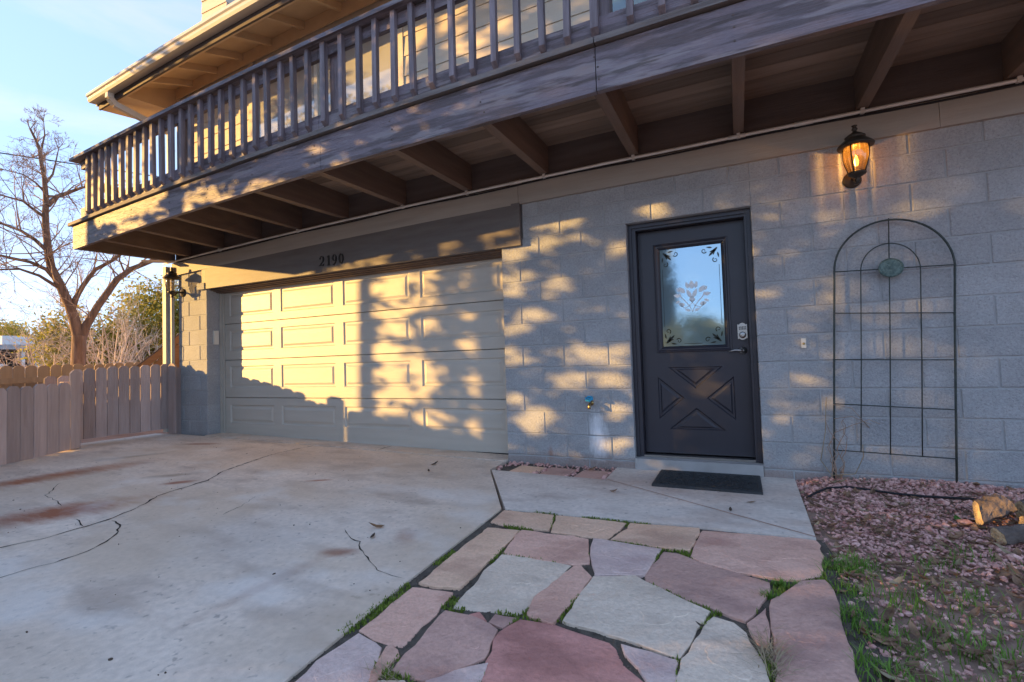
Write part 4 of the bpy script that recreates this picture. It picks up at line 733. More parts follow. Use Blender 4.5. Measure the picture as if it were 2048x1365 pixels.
# ------------------------------------------------------------------ trellis
tr = empty('trellis', (.92, -.05, -.05), 'arched dark iron garden trellis leaning on the block wall', 'trellis')
YT = -.05
def lx(z): return .579+.048*(z+.02)
def rx(z): return 1.262+.041*(z+.02)
n = 28; arch = [(lx(z), YT, z) for z in (-.09, .3, .7, 1.1)]+[(.985-.338*math.cos(math.pi*i/n)+.003, YT, 1.45+.345*math.sin(math.pi*i/n)-.022*i/n) for i in range(n+1)]+[(rx(z), YT, z) for z in (1.1, .7, .3, -.09)]
MB().tube(arch, .007, 8).build('outer_frame', 'verdigris', tr, smooth=True)
ina = [(.748, YT, .166), (.78, YT, .8), (.807, YT, 1.43)]+[(.976-.168*math.cos(math.pi*i/n), YT, 1.44+.185*math.sin(math.pi*i/n)-.012*i/n) for i in range(1, n)]+[(1.143, YT, 1.417), (1.12, YT, .8), (1.091, YT, .16)]
MB().tube(ina, .0038, 6).build('inner_arch', 'verdigris', tr, smooth=True)
MB().tube([(.916, YT, .157), (.955, YT, 1.0), (.985, YT, 1.795)], .0038, 6).build('centre_rod', 'verdigris', tr, smooth=True)
for za, zb in ((1.452, 1.432), (1.155, 1.112), (.821, .801), (.505, .472), (.176, .15)): MB().tube([(lx(za), YT-.008, za), (rx(zb), YT-.008, zb)], .004, 6).build('cross_rod', 'verdigris', tr, smooth=True)
md = MB().lathe([(.062, 0), (.072, .004), (.072, .012), (.066, .016), (.06, .012), (.0, .013)], (.978, YT-.008, 1.447), 32, (0, -1, 0)); 
for i, v in enumerate(md.v): md.v[i] = (v[0], v[1], 1.447+(v[2]-1.447)*.92)
mdo = md.build('medallion', 'patina', tr, smooth=False, label='round green patina medallion')
fl = MB()
for i in range(8): fl.plate(leafp(.978, 1.447, .046, .016, i*math.pi/4), (0, YT-.021, 0), (1, 0, 0), (0, 0, 1), .003)
fl.lathe([(.012, 0), (.009, .005)], (.978, YT-.021, 1.447), 12, (0, -1, 0)); fl.build('flower_relief', 'patina', mdo, fix=True)
vn = empty('climbing_vine', (.62, -.06, -.05), 'leafless dry vine on the lower left of the trellis', 'vine')
for s in range(7):
    random.seed(60+s); p = Vector((lx(0)+random.uniform(-.02, .06), YT-.02, -.06)); pts = [p.copy()]; hmax = random.uniform(.15, .55); wob = random.uniform(.02, .06)
    while p.z < hmax: p = p+Vector((random.uniform(-.03, .034), random.uniform(-.012, .012), random.uniform(.03, .07))); p.y = max(-.11, min(-.03, p.y)); pts.append(p.copy())
    MB().tube(pts, [.0042-.003*i/len(pts) for i in range(len(pts))], 5).build('stem', 'twig', vn, smooth=True)
for s in range(3):
    MB().tube([(lx(.3), YT-.02, .30+.1*s), (.70, YT-.04, .36+.06*s), (.80, YT-.03, .40-.03*s), (.86-.05*s, YT-.03, .37)], .0022, 5).build('tendril', 'twig', vn, smooth=True)
MB().tube([(.56, -.03, .55), (.54, -.05, .3), (.50, -.07, .1), (.56, -.09, .0), (.70, -.09, .02), (.76, -.06, .14), (.76, -.05, .22)], .003, 5).build('drip_tube', 'straw', vn, smooth=True)
# doormat
dm = MB(); mx0, mx1, my0, my1 = -.625, .105, -.515, -.03; zt = -.046
rg = [(0, -.02), (.0, -.004), (.008, 0), (.028, 0), (.032, -.004)]
V = []
for i, dz in rg: V += [(mx0+i, my0+i, zt+dz), (mx1-i, my0+i, zt+dz), (mx1-i, my1-i, zt+dz), (mx0+i, my1-i, zt+dz)]
dm.add(V, [(4*k+i, 4*k+(i+1) % 4, 4*k+4+(i+1) % 4, 4*k+4+i) for k in range(4) for i in range(4)]+[(16, 17, 18, 19)])
dmt = dm.build('doormat', 'mat', None, label='black rubber doormat in front of the front door', cat='doormat')
sc = MB(); random.seed(5)
for iy in range(5):
    for ix in range(9):
        cx_ = mx0+.075+ix*.073+(.03 if iy % 2 else 0); cy_ = my0+.075+iy*.083
        if cx_ > mx1-.06: continue
        p = spiral(cx_, cy_, .032, .006, ix*80+iy*50, ix*80+iy*50+(430 if (ix+iy) % 2 else -430), 18); sc.ribbon(p, .009, (0, 0, zt-.0045), (1, 0, 0), (0, 1, 0), .005)
sc.build('scroll_relief', 'mat', dmt, fix=True)
# ------------------------------------------------------------------ fences
def picket(a, b, z0, z1, m, parent, th=.018, clip=.26, lean=0.0):
    """dog-eared board standing on the line a-b"""
    a = Vector((*a, 0)); b = Vector((*b, 0)); d = b-a; w = d.length; u = d.normalized(); c = w*clip
    return MB().plate([(0, z0), (w, z0), (w+lean, z1-c), (w-c+lean, z1), (c+lean, z1), (lean, z1-c)], a, u, (0, 0, 1), th).build('picket', m, parent, fix=True)
gt = empty('garden_gate', (-7.25, -.55, .02), 'taupe wooden picket gate at the house corner', 'gate')
A, B = Vector((-7.19, -.05)), Vector((-7.345, -1.10)); n = 9
random.seed(11)
for i in (0, 1): picket((-7.365-.018*i, -1.215-.12*i), (-7.348-.018*i, -1.10-.12*i), .06, .87, 'fence', gt)  # two lower pickets added past the gate to close a gap in its shadow
for i in range(n):
    a = A.lerp(B, i/n+.003); b = A.lerp(B, (i+1)/n-.004*random.random()-.002); zt = .985-.045*(i/n)+random.uniform(-.008, .008)
    picket(b, a, .085+.01*random.random(), zt, 'fence', gt)
for z_ in (.28, .78): MB().beam((A.x-.045, A.y-.02, z_), (B.x-.045, B.y+.02, z_-.03), .038, .085).build('rail', 'fence', gt)
MB().beam((A.x-.048, A.y-.05, .32), (B.x-.048, B.y+.05, .70), .03, .07).build('brace', 'fence', gt)
wp_ = empty('wall_picket_post', (-7.04, -.06, .02), 'single taupe picket on a post against the house wall', 'fence post')
picket((-7.105, -.105), (-6.965, -.095), .035, .985, 'fence', wp_); MB().box(-7.10, -7.02, -.085, -.005, .0, .93).build('post', 'fence', wp_)
pf = empty('picket_fence', (-6.6, -2, .0), 'taupe picket fence panel along the driveway edge', 'fence')
P0 = Vector((-7.057, -1.141)); D = Vector((.345, -.69)).normalized(); s = 0; i = 0
while s < 4.3:
    w = random.uniform(.128, .142); g_ = random.uniform(.003, .012) if s < 1.2 else random.uniform(.001, .006); a = P0+D*s; b = P0+D*(s+w); zt = (.92 if s < .1 else .80-.03*min(s, 4))+random.uniform(-.012, .012)
    picket(b, a, zg(a.x, a.y)+.012, zt, 'fence', pf); s += w+g_; i += 1
q = Vector((-D.y, D.x)); q = q if q.x < 0 else -q
for z_ in (.22, .66): MB().beam((*(P0+q*.035), z_), (*(P0+D*4.3+q*.035), z_-.1), .038, .085).build('rail', 'fence', pf)
for s in (.05, 2.1, 4.2): p = P0+D*s+q*.10; MB().box(p.x-.045, p.x+.045, p.y-.045, p.y+.045, -.1, .80).build('post', 'fence', pf)
ff = empty('boundary_fence', (-10.1, 1, .0), 'tan wooden boundary fence with rounded boards behind the gate', 'fence')
y = -3.0; random.seed(4)
while y < 5.0:
    w = random.uniform(.135, .15); x = -10.35+.12*(y+.7)/2; z1 = 1.04+.02*(y+.7)/2+random.uniform(-.012, .012)
    o = [(0, .02), (w, .02), (w, z1-.05)]+[(w/2+w/2*math.cos(math.pi*k/8), z1-.05+.05*math.sin(math.pi*k/8)) for k in range(1, 8)]+[(0, z1-.05)]
    MB().plate(o, (x, y, 0), (0, 1, 0), (0, 0, 1), .018).build('picket', 'farfence', ff, fix=True); y += w+random.uniform(.004, .014)
for z_ in (.35, .80): MB().beam((-10.35-.16+.03+.19, -3, z_), (-10.0+.05, 5, z_+.03), .038, .085).build('rail', 'farfence', ff)
# shed roof behind the gate
sh = empty('garden_shed', (-9.0, .9, .0), 'low brown garden shed with sloping roof behind the gate', 'shed')
sa, sb = Vector((-8.95, .42, .93)), Vector((-8.45, 1.30, 1.86)); dn = Vector((.0, .0, -.13))
sv = Vector((-.75, .42, 0))
MB().hexa([sa+dn, sb+dn, sb+dn+sv*.05, sa+dn+sv*.05, sa, sb, sb+sv*.05, sa+sv*.05]).build('rake_board', 'shedwood', sh, fix=True)
MB().hexa([sa+Vector((0, 0, .002)), sb+Vector((0, 0, .002)), sb+sv*1.6+Vector((0, 0, .002)), sa+sv*1.6+Vector((0, 0, .002)), sa+Vector((0, 0, .03)), sb+Vector((0, 0, .03)), sb+sv*1.6+Vector((0, 0, .03)), sa+sv*1.6+Vector((0, 0, .03))]).build('roof', 'shingle', sh, fix=True)
MB().add([(-8.88+.0, .55, 0), (-8.45, 1.30, 0), (-8.45, 1.30, 1.72), (-8.88, .55, .92), (-9.9, 1.2, 0), (-9.6, 1.9, 0), (-9.6, 1.9, 1.72), (-9.9, 1.2, .92)], [(0, 1, 2, 3), (4, 7, 6, 5), (0, 3, 7, 4), (1, 5, 6, 2), (3, 2, 6, 7)]).build('wall', 'shedwood', sh, fix=True)

# ------------------------------------------------------------------ vegetation generators
class Twigs:
    def __init__(s): s.V = []; s.F = []
    def tube(s, pts, rads, n=4):
        b = len(s.V); ref = Vector((.3, .2, 1)).normalized()
        for i, p in enumerate(pts):
            d = (pts[min(i+1, len(pts)-1)]-pts[max(i-1, 0)]).normalized(); a = d.cross(ref)
            if a.length < 1e-3: a = Vector((1, 0, 0))
            a.normalize(); c = a.cross(d)
            for k in range(n): t = 6.28319*k/n; s.V.append(tuple(p+(a*math.cos(t)+c*math.sin(t))*rads[i]))
        for i in range(len(pts)-1):
            for k in range(n): s.F.append((b+i*n+k, b+i*n+(k+1) % n, b+(i+1)*n+(k+1) % n, b+(i+1)*n+k))
def rv(r=1.0): return Vector((random.gauss(0, 1), random.gauss(0, 1), random.gauss(0, 1))).normalized()*r
def grow(T, p, d, ln, rad, lv, curl=.35, upb=.15, seg=4, kids=(3, 5), ratio=.55, n=3, droop=0.0):
    pts = [p.copy()]; rads = [rad]; q = p.copy(); dd = d.copy()
    for i in range(seg):
        dd = (dd+rv(curl)*.6+Vector((0, 0, upb-droop*i/seg))).normalized(); q = q+dd*ln/seg; pts.append(q.copy()); rads.append(rad*(1-.75*(i+1)/seg))
    T.tube(pts, rads, n)
    if lv > 0:
        for _ in range(random.randint(*kids)):
            t = random.uniform(.25, 1.0); j = min(seg-1, int(t*seg)); o = pts[j].lerp(pts[j+1], t*seg-j)
            grow(T, o, ((pts[j+1]-pts[j]).normalized()+rv(.9)).normalized(), ln*ratio*random.uniform(.6, 1.15), max(.0035, rads[j]*.55), lv-1, curl, upb, seg, kids, ratio, n, droop)
def leaves(pts, size, flat=0.0):
    """one bent leaf quad at each point"""
    n = len(pts); P = np.asarray(pts); a = rng.normal(size=(n, 3)); a /= np.linalg.norm(a, axis=1)[:, None]; b = rng.normal(size=(n, 3)); b -= (a*b).sum(1)[:, None]*a; b /= np.linalg.norm(b, axis=1)[:, None]
    s = size*rng.uniform(.6, 1.4, n)[:, None]; V = np.stack([P-a*s, P-b*s*.45, P+a*s, P+b*s*.45], 1).reshape(-1, 3); F = np.arange(4*n).reshape(-1, 4); return V, F
def clumpy(c, r, n, ncl, tight=.28, shell=.55):
    """points gathered in clumps inside an ellipsoid"""
    d = rng.normal(size=(ncl, 3)); d /= np.linalg.norm(d, axis=1)[:, None]; rad = rng.uniform(shell, 1, ncl)**.7
    cc = np.array(c)+d*rad[:, None]*np.array(r); k = rng.integers(0, ncl, n); return cc[k]+rng.normal(size=(n, 3))*np.array(r)*tight*rng.uniform(.4, 1, (ncl, 1))[k]
def leafy(name, base, crowns, m, label, cat, lsize, trunk_r, group=None):
    e = empty(name, base, label, cat, group); T = Twigs(); b = Vector(base)
    for (c, r, n_, ncl) in crowns:
        c = Vector(c); mid = b.lerp(c, .5)+rv(.1); T.tube([b, mid, c], [trunk_r, trunk_r*.7, trunk_r*.35], 7)
        for _ in range(10): tip = c+Vector([random.gauss(0, .5)*v for v in r]); T.tube([mid.lerp(c, .6), mid.lerp(tip, .7)+rv(.05), tip], [trunk_r*.3, trunk_r*.2, trunk_r*.08], 4)
    raw('trunk', T.V, T.F, 'bark', e, smooth=True); VV = []; FF = []; o = 0
    for (c, r, n_, ncl) in crowns:
        V, F = leaves(clumpy(c, r, n_, ncl), lsize); VV.append(V); FF.append(F+o); o += len(V)
    raw('crown', np.concatenate(VV), np.concatenate(FF), m, e); return e
# the large bare tree behind the fence
random.seed(21)
BT = {'trunk': [[-11.92, .97, -.05], [-11.92, .97, 1.01], [-11.91, .98, 1.46], [-11.91, .98, 1.64]],
'left': [[-11.91, .98, 1.5], [-11.94, .91, 1.96], [-11.97, .86, 2.23], [-12.03, .71, 2.64], [-12.07, .61, 2.97], [-12.08, .57, 3.26], [-12.1, .53, 3.7], [-12.1, .52, 4.04], [-12.1, .54, 4.24], [-12.1, .52, 4.43], [-12.11, .5, 4.72], [-12.12, .47, 5.01], [-12.14, .44, 5.25], [-12.15, .4, 5.43], [-12.18, .32, 5.62]],
'right': [[-11.91, .98, 1.5], [-11.87, 1.08, 1.81], [-11.8, 1.24, 2.22], [-11.66, 1.52, 2.81], [-11.56, 1.72, 3.06], [-11.41, 2.01, 3.26], [-11.3, 2.3, 3.5], [-11.2, 2.7, 3.8], [-11.1, 3.1, 4.2]], 'mid': [[-11.96, .88, 2.13], [-11.93, .94, 2.38], [-11.89, 1.03, 2.66], [-11.82, 1.2, 2.99], [-11.7, 1.45, 3.22], [-11.6, 1.7, 3.5], [-11.5, 1.9, 3.9]],
'l1': [[-12.05, .67, 2.73], [-12.1, .54, 2.91], [-12.18, .33, 3.03], [-12.27, .08, 3.1], [-12.37, -.22, 3.15], [-12.4, -.6, 3.2]], 'l2': [[-12.08, .58, 3.23], [-12.15, .39, 3.48], [-12.22, .2, 3.62], [-12.31, -.05, 3.71], [-12.39, -.28, 3.73], [-12.5, -.7, 3.8]],
'l3': [[-12.1, .53, 3.94], [-12.15, .39, 4.06], [-12.21, .23, 4.2], [-12.31, -.05, 4.25], [-12.39, -.29, 4.24]], 'r1': [[-12.09, .55, 4.17], [-12.04, .68, 4.37], [-11.97, .85, 4.51], [-11.89, 1.03, 4.65], [-11.81, 1.2, 4.72], [-11.7, 1.5, 4.8]],
'r2': [[-12.1, .53, 4.63], [-12.07, .62, 4.8], [-12.05, .66, 5.06], [-12.03, .7, 5.33]], 'top': [[-12.13, .45, 5.15], [-12.11, .52, 5.57], [-12.11, .5, 5.81]], 'l4': [[-12.1, .52, 4.43], [-12.15, .39, 4.6], [-12.21, .23, 4.7], [-12.29, .01, 4.74]],
'r3': [[-11.61, 1.63, 2.95], [-11.64, 1.56, 3.23], [-11.63, 1.6, 3.55]], 'l5': [[-12.02, .73, 2.54], [-12.13, .46, 2.79], [-12.22, .2, 2.88], [-12.35, -.16, 2.83], [-12.5, -.5, 2.8]]}
BR = dict(trunk=(.125, .115), left=(.10, .018), right=(.09, .025), mid=(.06, .02), l1=(.045, .014), l2=(.04, .012), l3=(.032, .010), r1=(.05, .012), r2=(.025, .008), top=(.02, .006), l4=(.022, .008), r3=(.022, .008), l5=(.035, .010))
bt = empty('bare_tree', (-11.92, .97, -.05), 'large leafless tree with forked trunk behind the tan fence', 'tree')
TL, TW = Twigs(), Twigs()
for k, P in BT.items():
    pts = [Vector(p)+(rv(.012) if k != 'trunk' else Vector()) for p in P]; r0, r1 = BR[k]; n_ = len(pts); rr = [r0+(r1-r0)*(i/(n_-1))**.8 for i in range(n_)]
    if k == 'trunk': rr[0] = .16
    TL.tube(pts, rr, 9)
    if k == 'trunk': continue
    for i in range(1, n_-1 if n_ > 3 else n_):
        for _ in range(3):
            o = pts[i].lerp(pts[min(i+1, n_-1)], random.random()); d = ((pts[min(i+1, n_-1)]-pts[i-1]).normalized()*.5+rv(1)+Vector((0, 0, .15))).normalized()
            grow(TW, o, d, random.uniform(.55, 1.15)*max(.22, min(1, (6.0-o.z)/2.2)), min(.016, rr[i]*.5), 3, .32, .10, 4, (2, 4), .62, 3, .25)
    d = (pts[-1]-pts[-2]).normalized(); 
    for _ in range(3): grow(TW, pts[-1], (d+rv(.5)).normalized(), .75*max(.2, min(1, (6.0-pts[-1].z)/2.2)), .010, 3, .3, .12, 4, (2, 4), .6, 3)
raw('trunk', TL.V, TL.F, 'bark', bt, smooth=True); raw('crown', TW.V, TW.F, 'twig', bt)
# pale leafless shrubs in front of the evergreens
def bare_shrub(base, h, spread, seed, label, stems=11):
    random.seed(seed); T = Twigs(); b = Vector(base); e = empty('bare_shrub', base, label, 'shrub', 'pale leafless shrubs behind the fence')
    for i in range(stems):
        d = (Vector((random.gauss(0, spread), random.gauss(0, spread), 1))).normalized(); grow(T, b+rv(.15)*Vector((1, 1, 0)).length*.3, d, h*random.uniform(.6, 1.0), .030, 3, .34, .06, 5, (3, 5), .55, 3)
    raw('branches', T.V, T.F, 'paletwig', e)
bare_shrub((-14.8, 1.75, -.05), 2.1, .55, 31, 'pale leafless shrub left of the bare tree trunk')
bare_shrub((-14.5, 2.75, -.05), 2.7, .5, 32, 'pale leafless shrub just right of the bare tree trunk', 13)
bare_shrub((-14.9, 4.0, -.05), 2.8, .5, 33, 'pale leafless shrub nearest the house corner', 12)
leafy('evergreen_bush', (-17.6, 3.7, -.05), [((-17.6, 3.6, 1.5), (1.1, 1.1, 1.2), 9000, 60), ((-17.3, 4.3, 1.2), (.9, .9, .9), 5000, 40)], 'juniper', 'yellow green evergreen bush behind the bare tree trunk', 'bush', .055, .12, 'evergreens behind the fence')
leafy('evergreen_bush', (-17.0, 5.0, -.05), [((-17.0, 5.0, 1.9), (1.2, 1.2, 1.5), 13000, 80), ((-16.8, 5.9, 2.1), (1.2, 1.2, 1.5), 9000, 60)], 'juniper', 'tall yellow green evergreen bush nearest the house corner', 'bush', .055, .13, 'evergreens behind the fence')
leafy('evergreen_tree', (-46, 11.5, -.05), [((-46, 11.5, 3.0), (1.6, 1.6, 1.5), 7000, 50)], 'juniper', 'rounded green bush behind the white parapet roof', 'bush', .07, .15, 'evergreens behind the fence')
leafy('evergreen_tree', (-58, 14.5, -.05), [((-58, 14.5, 3.4), (3.2, 3.2, 2.2), 6000, 70), ((-58, 18.0, 2.8), (2.6, 2.6, 2.0), 4000, 50)], 'juniper', 'distant yellow green tree above the carport roof', 'tree', .14, .3, 'evergreens behind the fence')
leafy('evergreen_tree', (-60, 9.5, -.05), [((-60, 9.5, 3.2), (3.0, 3.0, 2.2), 5000, 60)], 'leafdark', 'distant dark green tree at the left edge above the carport', 'tree', .14, .3, 'evergreens behind the fence')
# trees on the sunny side, out of the picture: their shadows dapple the house front
def on_sun(wx, wz, t):  # the point from which a ray lands on the wall at (wx, 0, wz), t metres back along y
    return Vector((wx-1.85*t, -t, wz+.294*t))
random.seed(5)
# slender trunk whose shadow crosses the garage door
sl_ = on_sun(-4.33, 0, 3.2); st = empty('young_tree', (sl_.x, sl_.y, 0), 'slender young tree beside the driveway', 'tree')
T = Twigs(); base = Vector((sl_.x, sl_.y, -.05)); T.tube([base, base+Vector((0, 0, 1.2)), base+Vector((.01, .0, 2.6)), base+Vector((.02, .01, 3.9))], [.066, .060, .054, .03], 10); raw('trunk', T.V, T.F, 'bark', st, smooth=True)
V, F = leaves(clumpy(tuple(base+Vector((0, 0, 4.6))), (.7, .7, .8), 2500, 26), .05); raw('crown', V, F, 'leafdark', st)
# openings between the leaf clumps, in metres across and up the house front
GAPS = [(2.62,-.20,.2,.10),(-3.93,1.83,0.26,0.19),(-3.46,1.8,0.12,0.18),(-3.89,1.55,0.3,0.1),(-3.52,1.61,0.18,0.08),(-3.86,1.33,0.23,0.1),(-3.45,1.36,0.1,0.08),(-3.95,1.06,0.26,0.08),(-4.05,1.18,0.13,0.06),(-3.64,1.07,0.16,0.07),(-3.96,0.84,0.26,0.14),(-3.49,0.78,0.2,0.18),(-3.86,0.6,0.33,0.1),(-4.03,0.43,0.17,0.09),(-3.46,0.34,0.22,0.1),(-2.7,1.97,0.12,0.07),(-2.59,1.8,0.07,0.08),(-2.89,1.77,0.09,0.04),(-2.7,1.39,0.16,0.07),(-2.95,1.42,0.07,0.03),(-2.89,1.12,0.18,0.07),(-2.68,1.0,0.16,0.07),(-2.83,0.76,0.16,0.06),(-2.71,0.63,0.21,0.09),(-2.75,0.46,0.16,0.06),(-2.74,0.26,0.21,0.12),(-1.61,2.15,0.15,0.05),(-1.37,2.13,0.17,0.06),(-1.61,1.97,0.22,0.06),(-1.9,1.88,0.14,0.08),(-1.27,1.98,0.12,0.04),(-1.87,1.67,0.16,0.06),(-0.9,1.83,0.09,0.07),(-1.47,1.55,0.17,0.07),(-1.92,1.53,0.11,0.06),(-1.77,1.3,0.13,0.05),(-1.91,1.17,0.16,0.06),(-1.94,0.94,0.14,0.09),(-1.27,0.92,0.18,0.1),(-0.94,0.9,0.09,0.1),(-1.38,0.69,0.19,0.07),(-1.0,0.68,0.15,0.07),(-1.73,0.34,0.18,0.1),(-1.95,0.52,0.09,0.06),(-0.99,0.43,0.11,0.08),(-0.97,0.13,0.09,0.06),(0.21,1.34,0.08,0.06),(-0.61,2.14,0.09,0.06),(-0.16,2.09,0.08,0.04),(-0.26,1.42,0.08,0.04),(-0.26,1.57,0.06,0.07),(-0.53,0.66,0.15,0.07),(-0.59,0.73,0.07,0.09),(0.21,1.33,0.09,0.05),(1.14,1.84,0.15,0.04),(0.62,1.85,0.09,0.03),(0.61,1.74,0.07,0.03),(0.59,1.25,0.1,0.05),(0.76,1.35,0.08,0.04),(0.94,0.92,0.13,0.05),(0.4,0.67,0.12,0.05),(0.55,0.5,0.07,0.04),(0.7,0.37,0.05,0.04),(-3.6,2.07,0.27,0.07),(-2.98,2.1,0.12,0.05),(-2.62,2.08,0.19,0.08),(-2.08,2.12,0.23,0.06),(-3.7,2.21,0.16,0.05),(-3.44,2.08,0.08,0.04),(-2.73,2.1,0.2,0.08),(-2.38,2.21,0.36,0.07),(-1.54,2.19,0.1,0.05),(-0.87,2.35,0.07,0.04),(-2.87,4.54,0.13,0.08),(-2.9,4.36,0.11,0.09),(-2.66,4.34,0.13,0.11),(-2.44,4.47,0.14,0.09),(-2.45,4.23,0.1,0.13),(-2.19,4.08,0.12,0.11),(-2.43,4.05,0.1,0.07),(-2.14,3.92,0.16,0.09),(-1.95,4.15,0.11,0.06),(-1.96,3.89,0.11,0.05),(-2.91,3.83,0.13,0.08),(-2.42,3.82,0.12,0.07),(-2.16,3.82,0.12,0.09)]
def shaded(u, v):
    if v < 2.02 and u < -4.2: return False
    if 2.02 <= v < 2.16 and u < -4.38: return False
    if 2.16 <= v < 2.56 and u < -2.75+.35*math.sin(v*19): return False
    if v >= 2.56 and u < -2.95+.12*math.sin(v*9): return False
    if (u > 0 and v > 4.1) or (u > 2 and v > 3.4): return False
    for a, b, c_, d_ in GAPS:
        if -.4 < a < 2: c_, d_ = c_*.72, d_*.72
        if ((u-a)/(c_+.01))**2+((v-b)/(d_+.01))**2 < 1.12+.35*math.sin(u*31+v*17)+.22*math.sin(v*61-u*23): return random.random() < .05
    return True
def shade_trees():
    r_ = np.random.default_rng(31); n_ = 90000; u = r_.uniform(-4.45, 7.2, n_); v = r_.uniform(-1.7, 5.3, n_); k = np.array([shaded(a, b) for a, b in zip(u, v)]); u, v = u[k], v[k]
    near = u < .6; t = np.where(near, r_.uniform(2.9, 4.2, len(u)), r_.uniform(5.8, 8.0, len(u))); P = np.stack([u-1.85*t, -t, v+.294*t], 1); P = P[P[:, 2] > .12]; uu = P[:, 0]-1.85*P[:, 1]
    for lo, hi, lab in ((-5, -2.3, 'loose evergreen tree whose shade dapples the garage door'), (-2.3, .6, 'evergreen tree whose shade dapples the block wall'), (.6, 3.2, 'dense evergreen tree shading the front door'), (3.2, 8, 'dense evergreen tree shading the path and gravel')):
        Q = P[(uu >= lo) & (uu < hi)]; uc = {-5: -2.72, -2.3: -.3,   .6: 1.6, 3.2: 5.0}[lo]; b_ = on_sun(uc, 0, 3.6 if lo < 0 else 6.9); b_.z = -.05
        e = empty('shade_tree', b_, lab, 'tree', 'evergreens on the sunny side'); T = Twigs(); top = b_+Vector((0, 0, 6.2)); T.tube([b_, b_.lerp(top, .3)+rv(.04), b_.lerp(top, .6)+rv(.05), top], [.10, .085, .06, .02], 8)
        for j in range(46):
            tip = Vector(Q[r_.integers(len(Q))]); z0 = max(.3, min(5.8, tip.z-.3)); o = Vector((b_.x, b_.y, z0)); T.tube([o, o.lerp(tip, .5)+Vector((0, 0, .12)), tip], [.018, .012, .005], 4)
        raw('trunk', T.V, T.F, 'bark', e, smooth=True); V_, F_ = leaves(Q, .056 if lo < 0 else .06); raw('crown', V_, F_, 'leafdark', e)
shade_trees()
# trees across the street, mirrored in the door glass
leafy('street_tree', (-3.15, -17, -.1), [((-3.15, -17, 3.0), (.75, .75, 2.6), 12000, 80), ((-3.2, -17, 6.5), (.6, .6, 2.6), 9000, 60)], 'leafdark', 'tall narrow evergreen across the street', 'tree', .09, .15)
leafy('street_bush', (-1.2, -16, -.1), [((-1.6, -16, 1.3), (1.3, 1.3, 1.0), 7000, 60), ((.2, -16.5, 1.2), (1.2, 1.2, 1.0), 6000, 50)], 'juniper', 'loose green bush across the street', 'bush', .07, .1)
# ------------------------------------------------------------------ far things
nb = empty('neighbour_house', (-39, 9, -.05), 'low neighbouring house with dark carport and white parapet', 'house')
MB().box(-41, -37.2, 4.0, 10.0, 2.35, 2.62).build('carport_roof', 'sill', nb); MB().box(-41, -40.6, 4, 10, 0, 2.34).build('back_wall', 'darkroof', nb); MB().box(-41, -37.4, 9.7, 10.0, 0, 2.34).build('side_wall', 'darkroof', nb)
for yy in (4.2, 6.8, 9.4): MB().box(-37.5, -37.35, yy, yy+.15, 0, 2.34).build('post', 'stucco', nb)
MB().box(-43, -39.5, 9.3, 11.6, 2.66, 3.25).build('parapet', 'stucco', nb); MB().box(-43, -38.5, 10.05, 11.4, 0, 2.64).build('front_wall', 'stucco', nb)
pc = empty('parked_car', (-31, 5.6, 0), 'light car roof showing just above the tan fence', 'car')
m = MB(); cs = [(-1.9, .55), (-1.75, .80), (-1.1, .95), (-.55, 1.38), (.6, 1.42), (1.25, .98), (1.9, .90), (2.0, .55)]
for w_, zz in ((.80, 0),): m.add([(-31+w_*s_, 5.6+x, z_) for s_ in (1, -1) for x, z_ in cs], [tuple(range(8)), tuple(range(15, 7, -1))]+[((i+1) % 8, i, 8+i, 8+(i+1) % 8) for i in range(8)])
m.build('body', 'stucco', pc, fix=True)
for x in (-1.2, 1.25):
    for s_ in (-1, 1): MB().lathe([(.31, -.1), (.33, 0), (.31, .1)], (-31+s_*.72, 5.6+x, .31), 16, (1, 0, 0)).build('wheel', 'cable', pc)
MB().box(-30.22, -30.195, 5.1, 6.2, 1.0, 1.32).build('side_window', 'glassteal', pc)
def hill():
    V = []; F = []; nx, ny = 60, 26; rr = np.random.default_rng(2)
    for i in range(nx+1):
        a = 45+i*(40/nx)                                        # bearing to the left of straight ahead
        for j in range(ny+1):
            d = 120+j*9; prof = 6+25/(1+math.exp((a-63.5)/2.0)); z = -1+prof*max(0, min(1, (j/ny)*1.25))**1.3+rr.normal()*.35
            V.append((-d*math.sin(R(a)), -4.2+d*math.cos(R(a)), z))
    for i in range(nx):
        for j in range(ny): b = i*(ny+1)+j; F.append((b, b+1, b+ny+2, b+ny+1))
    raw('hills', V, F, 'hill', kind='structure', smooth=True); return V
HV = np.array(hill()); k = rng.choice(len(HV), 900); pts = HV[k]+rng.normal(size=(900, 3))*np.array([2, 2, .2])+np.array([0, 0, .8])
pp = np.repeat(pts, 40, 0)+rng.normal(size=(36000, 3))*np.array([.9, .9, .75]); V, F = leaves(pp, .38); raw('hillside_scrub', V, F, 'juniper', label='dark green scrub dotted over the dry hillside', cat='scrub', kind='stuff')
for nm, pts_, r_, lb in (('power_cable', [(-24.2, 2.3, 8.98), (-23.68, 3.8, 8.86), (-22.87, 5.87, 8.98), (-21.5, 9, 9.1), (-19, 15, 9.7)], .022, 'thick power cable crossing the sky behind the balcony'), ('phone_line', [(-24.5, .5, 7.0), (-23.7, 3.8, 6.35), (-22.8, 6.3, 5.85), (-21.0, 10, 5.2)], .009, 'thin wire crossing behind the bare tree'), ('utility_wire', [(-24.5, .5, 5.6), (-23.7, 3.8, 5.1), (-22.8, 6.3, 4.7), (-21.0, 10, 4.2)], .007, 'lowest thin wire crossing behind the bare tree')):
    MB().tube(pts_, r_, 6).build(nm, 'cable', None, label=lb, cat='cable')
